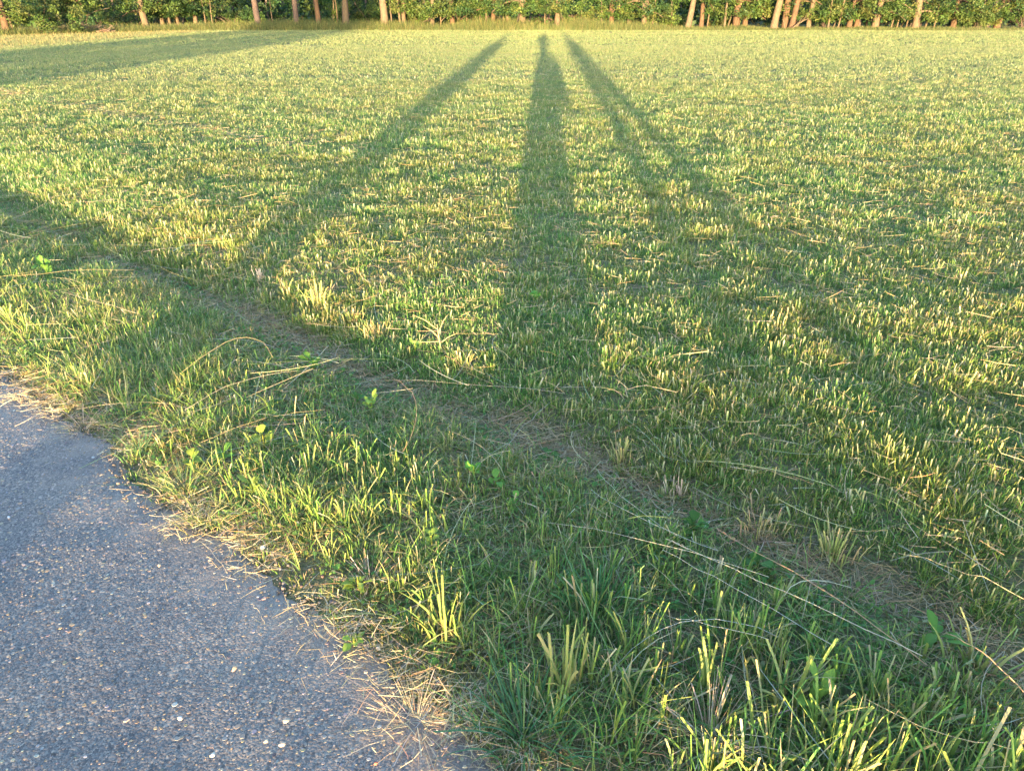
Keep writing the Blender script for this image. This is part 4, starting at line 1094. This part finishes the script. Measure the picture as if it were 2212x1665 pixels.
def hedge():
    p = base_at(44, -15.3)
    root = empty('hedge_bush', (p.x, p.y, 0))
    parts, cen, rad = [], [], []
    for k in range(26):
        x0 = rng.uniform(-3.4, 3.4); e = np.array([x0 + rng.normal(0, 0.6), rng.normal(0, 0.8), rng.uniform(2.5, 5.2)])
        parts.append(tube([(x0, 0, -0.1), (x0 * 0.98 + 0.1, 0.1, 1.2), e], (0.06, 0.045, 0.015), 6))
    for k in range(420):
        x0 = rng.uniform(-1, 1); z = rng.uniform(0.2, 1) * 7.0 * math.sqrt(max(0.05, 1 - 0.35 * abs(x0) ** 3))
        cen.append((x0 * 4.0, rng.normal(0, 0.7), z)); rad.append(rng.uniform(0.4, 0.7))
    V, F, C = join(parts)
    link('stems', make_mesh('stems', V, F, C, True), M_BARK_D, root)
    V, F, C = leaf_cloud(np.array(cen), np.array(rad), 17000, 0.17, LEAVES, [3, 3, 2, 2, 1])
    link('foliage', make_mesh('foliage', V, F, C), M_LEAF, root)
    tag(root, 'broad dense bush behind the camera whose shadow crosses the left of the field', 'bush')
hedge()

M_SKIN = plain('skin', (0.52, 0.33, 0.25), 0.55, 0.06, 6, 0, 0.35)
M_HAIR = plain('hair', (0.07, 0.045, 0.03), 0.6, 0.3, 40)
M_EYE = plain('eye', (0.75, 0.73, 0.70), 0.2, 0.02)
CLOTH = {k: plain(k, c, 0.9, 0.1, 30, 0.1, 0.1) for k, c in (('navy_cloth', (0.03, 0.045, 0.10)), ('rust_cloth', (0.25, 0.08, 0.04)), ('sage_cloth', (0.16, 0.20, 0.13)), ('denim_cloth', (0.06, 0.10, 0.20)), ('sand_cloth', (0.40, 0.33, 0.23)), ('charcoal_cloth', (0.035, 0.035, 0.04)))}

def skin_mesh(name, nodes, edges, m, parent, root_i=0, sub=2):
    """nodes: list of (x,y,z,r[,ry])"""
    me = bpy.data.meshes.new(name)
    me.from_pydata([n[:3] for n in nodes], edges, [])
    o = link(name, me, m, parent)
    md = o.modifiers.new('skin', 'SKIN'); md.use_smooth_shade = True
    for i, n in enumerate(nodes):
        sv = me.skin_vertices[0].data[i]
        sv.radius = (n[3], n[4] if len(n) > 4 else n[3])
        sv.use_root = i == root_i
    sb = o.modifiers.new('sub', 'SUBSURF'); sb.levels = sub; sb.render_levels = sub
    return o

def person(loc, H, facing, label, stance, arms, top, bottom, skirt=False):
    """a standing figure; stance = half distance of the feet; arms: (elbow, wrist) offsets right then left"""
    root = empty('person', loc)
    root.rotation_euler = (0, 0, facing)
    k = H / 1.75
    N, E = [], []
    def nd(x, y, z, r, r2=None):
        N.append((x * k, y * k, z * k, r * k, (r2 or r) * k)); return len(N) - 1
    def ch(*ids):
        for a, b in zip(ids[:-1], ids[1:]): E.append((a, b))
    pel = nd(0, 0, 0.95, 0.135, 0.11)
    wa = nd(0, 0, 1.10, 0.125, 0.095); chs = nd(0, 0, 1.30, 0.150, 0.105); nk0 = nd(0, -0.005, 1.45, 0.075, 0.07)
    nk = nd(0, 0.005, 1.52, 0.052); hd0 = nd(0, 0.02, 1.58, 0.066, 0.072); hd = nd(0, 0.015, 1.65, 0.078, 0.094); hdt = nd(0, 0.0, 1.715, 0.058, 0.070)
    ch(pel, wa, chs, nk0, nk, hd0, hd, hdt)
    nose = nd(0, 0.115, 1.635, 0.012); ch(hd, nose)
    for s in (1, -1):
        ear = nd(s * 0.083, 0.0, 1.64, 0.014); ch(hd, ear)
        hip = nd(s * 0.09, 0, 0.88, 0.092); kn = nd(s * (0.09 + stance) * 0.5 + s * 0.03, 0.015, 0.49, 0.058); an = nd(s * stance, -0.01, 0.09, 0.040); he = nd(s * stance, -0.01, 0.04, 0.038); toe = nd(s * (stance + 0.02), 0.17, 0.03, 0.032)
        ch(pel, hip, kn, an, he, toe)
        sh = nd(s * 0.175, 0, 1.40, 0.062)
        (ex, ey, ez), (wx, wy, wz) = arms[0] if s > 0 else arms[1]
        el = nd(s * ex, ey, ez, 0.042); wr = nd(s * wx, wy, wz, 0.028)
        ch(nk0, sh, el, wr)
        d = Vector((s * wx - s * ex, wy - ey, wz - ez)).normalized()
        sd = d.cross(Vector((0, 1, 0.2))).normalized() if abs(d.y) < 0.8 else Vector((1, 0, 0))
        nrm = sd.cross(d).normalized()
        W = Vector((s * wx, wy, wz))
        pm = W + d * 0.075
        pal = nd(*pm, 0.034, 0.016); ch(wr, pal)
        for q, (o_, l_) in enumerate(((-0.030, 0.070), (-0.010, 0.082), (0.010, 0.077), (0.029, 0.060))):
            b0 = pm + d * 0.022 + sd * o_
            b1 = b0 + d * l_ * 0.55 + nrm * 0.008; b2 = b0 + d * l_ * 0.92 + nrm * 0.028
            i0 = nd(*b0, 0.0095); i1 = nd(*b1, 0.0085); i2 = nd(*b2, 0.0072); ch(pal, i0, i1, i2)
        b0 = W + d * 0.035 - sd * 0.034; b1 = b0 + d * 0.035 - sd * 0.022 + nrm * 0.012
        i0 = nd(*b0, 0.0115); i1 = nd(*b1, 0.009); ch(wr, i0, i1)
    skin_mesh('body', N, E, M_SKIN, root)
    # face and hair
    for s in (1, -1):
        bm = bmesh.new(); bmesh.ops.create_uvsphere(bm, u_segments=12, v_segments=8, radius=0.0115 * k)
        me = bpy.data.meshes.new('eye'); bm.to_mesh(me); bm.free()
        e = link('eye', me, M_EYE, root); e.location = (s * 0.031 * k, 0.092 * k, 1.655 * k)
    bm = bmesh.new(); bmesh.ops.create_uvsphere(bm, u_segments=20, v_segments=14, radius=1)
    for v in list(bm.verts):
        if v.co.y > 0.35 and v.co.z < 0.35 or v.co.z < -0.75: bm.verts.remove(v)
    for v in bm.verts:
        v.co = Vector((v.co.x * 0.098, v.co.y * 0.112 - 0.008, v.co.z * 0.098 + 1.685)) * k
    me = bpy.data.meshes.new('hair'); bm.to_mesh(me); bm.free()
    for q in me.polygons: q.use_smooth = True
    h = link('hair', me, M_HAIR, root); sd_ = h.modifiers.new('thick', 'SOLIDIFY'); sd_.thickness = 0.012
    # clothes over the body
    J, JE = [], []
    def jn(x, y, z, r, r2=None): J.append((x * k, y * k, z * k, r * k, (r2 or r) * k)); return len(J) - 1
    a = jn(0, 0, 0.90, 0.165, 0.13); b = jn(0, 0, 1.10, 0.148, 0.118); c = jn(0, 0, 1.30, 0.175, 0.13); d = jn(0, -0.005, 1.46, 0.12, 0.10)
    JE += [(a, b), (b, c), (c, d)]
    for s in (1, -1):
        (ex, ey, ez), (wx, wy, wz) = arms[0] if s > 0 else arms[1]
        i = jn(s * 0.18, 0, 1.40, 0.078); j = jn(s * ex, ey, ez, 0.058); l = jn(s * (ex * 0.12 + wx * 0.88), ey * 0.12 + wy * 0.88, ez * 0.12 + wz * 0.88, 0.043)
        JE += [(d, i), (i, j), (j, l)]
    skin_mesh('jacket', J, JE, CLOTH[top], root)
    if skirt:
        n, prof = 28, ((1.0, 0.150, 0.12), (0.9, 0.19, 0.15), (0.7, 0.225, 0.19), (0.45, 0.235, 0.205), (0.2, 0.24, 0.215), (0.05, 0.245, 0.22))
        V, F = [], []
        for z, rx, ry in prof:
            for q in range(n):
                t = q * 2 * math.pi / n; f = 1 + 0.05 * math.sin(t * 7) * (1 - z)
                V.append((rx * f * math.cos(t) * k, ry * f * math.sin(t) * k, z * k))
        for i in range(len(prof) - 1):
            for q in range(n): F.append((i * n + q, i * n + (q + 1) % n, (i + 1) * n + (q + 1) % n, (i + 1) * n + q))
        me = bpy.data.meshes.new('skirt'); me.from_pydata(V, [], F)
        for q in me.polygons: q.use_smooth = True
        sk = link('skirt', me, CLOTH[bottom], root)
        q = sk.modifiers.new('thick', 'SOLIDIFY'); q.thickness = 0.006
    else:
        P, PE = [], []
        def pn(x, y, z, r, r2=None): P.append((x * k, y * k, z * k, r * k, (r2 or r) * k)); return len(P) - 1
        a = pn(0, 0, 0.98, 0.150, 0.125)
        for s in (1, -1):
            i = pn(s * 0.095, 0, 0.86, 0.108); j = pn(s * ((0.09 + stance) * 0.5 + 0.03), 0.015, 0.49, 0.098); l = pn(s * stance, -0.01, 0.10, 0.088)
            PE += [(a, i), (i, j), (j, l)]
        skin_mesh('trousers', P, PE, CLOTH[bottom], root)
    for s in (1, -1):
        SH = [(s * stance * k, -0.05 * k, 0.05 * k, 0.046 * k), (s * (stance + 0.008) * k, 0.06 * k, 0.045 * k, 0.046 * k), (s * (stance + 0.02) * k, 0.20 * k, 0.035 * k, 0.038 * k)]
        skin_mesh('shoe', SH, [(0, 1), (1, 2)], CLOTH['charcoal_cloth'], root)
    tag(root, label, 'person', 'people whose shadows fall across the field')
    return root

hang = ((0.225, -0.03, 1.10), (0.235, 0.05, 0.84))
lift = ((0.30, 0.12, 1.30), (0.125, 0.28, 1.58))
p = base_at(0.36, 0.05)
person((p.x, p.y, 0.02), 1.80, -SUN_AZ, 'person in a long skirt taking the picture, whose wide shadow is the middle one', 0.10, (lift, lift), 'navy_cloth', 'rust_cloth', True)
p = base_at(5.0, -1.89)
person((p.x, p.y, 0.02), 1.86, -SUN_AZ, 'person with feet together behind the camera, whose shadow slants on the left', 0.07, (hang, hang), 'sage_cloth', 'denim_cloth')
p = base_at(6.2, 1.27)
person((p.x, p.y, 0.02), 1.90, -SUN_AZ, 'person with legs apart behind the camera, whose shadow is forked', 0.33, (hang, hang), 'charcoal_cloth', 'sand_cloth')

def bag():
    p = base_at(0.33, 0.36)
    root = empty('tote_bag', (p.x, p.y, 0.0))
    bm = bmesh.new(); bmesh.ops.create_cube(bm, size=1)
    for v in bm.verts:
        t = 1.0 if v.co.z < 0 else 0.62
        v.co = Vector((v.co.x * 0.34 * t, v.co.y * 0.32 * t, 0.79 + v.co.z * 0.46))
    bmesh.ops.bevel(bm, geom=bm.edges[:], offset=0.03, segments=3, affect='EDGES')
    me = bpy.data.meshes.new('pouch'); bm.to_mesh(me); bm.free()
    link('pouch', me, CLOTH['sand_cloth'], root)
    V, F, C = tube([(-0.02, 0.10, 0.90), (-0.10, 0.03, 1.2), (-0.19, -0.03, 1.42), (-0.17, -0.09, 1.2), (-0.02, -0.12, 0.90)], [0.012] * 5, 6)
    link('strap', make_mesh('strap', V, F, C, True), CLOTH['charcoal_cloth'], root)
    tag(root, 'sand-coloured tote bag at the side of the photographer, bulging out of the middle shadow', 'bag')
bag()
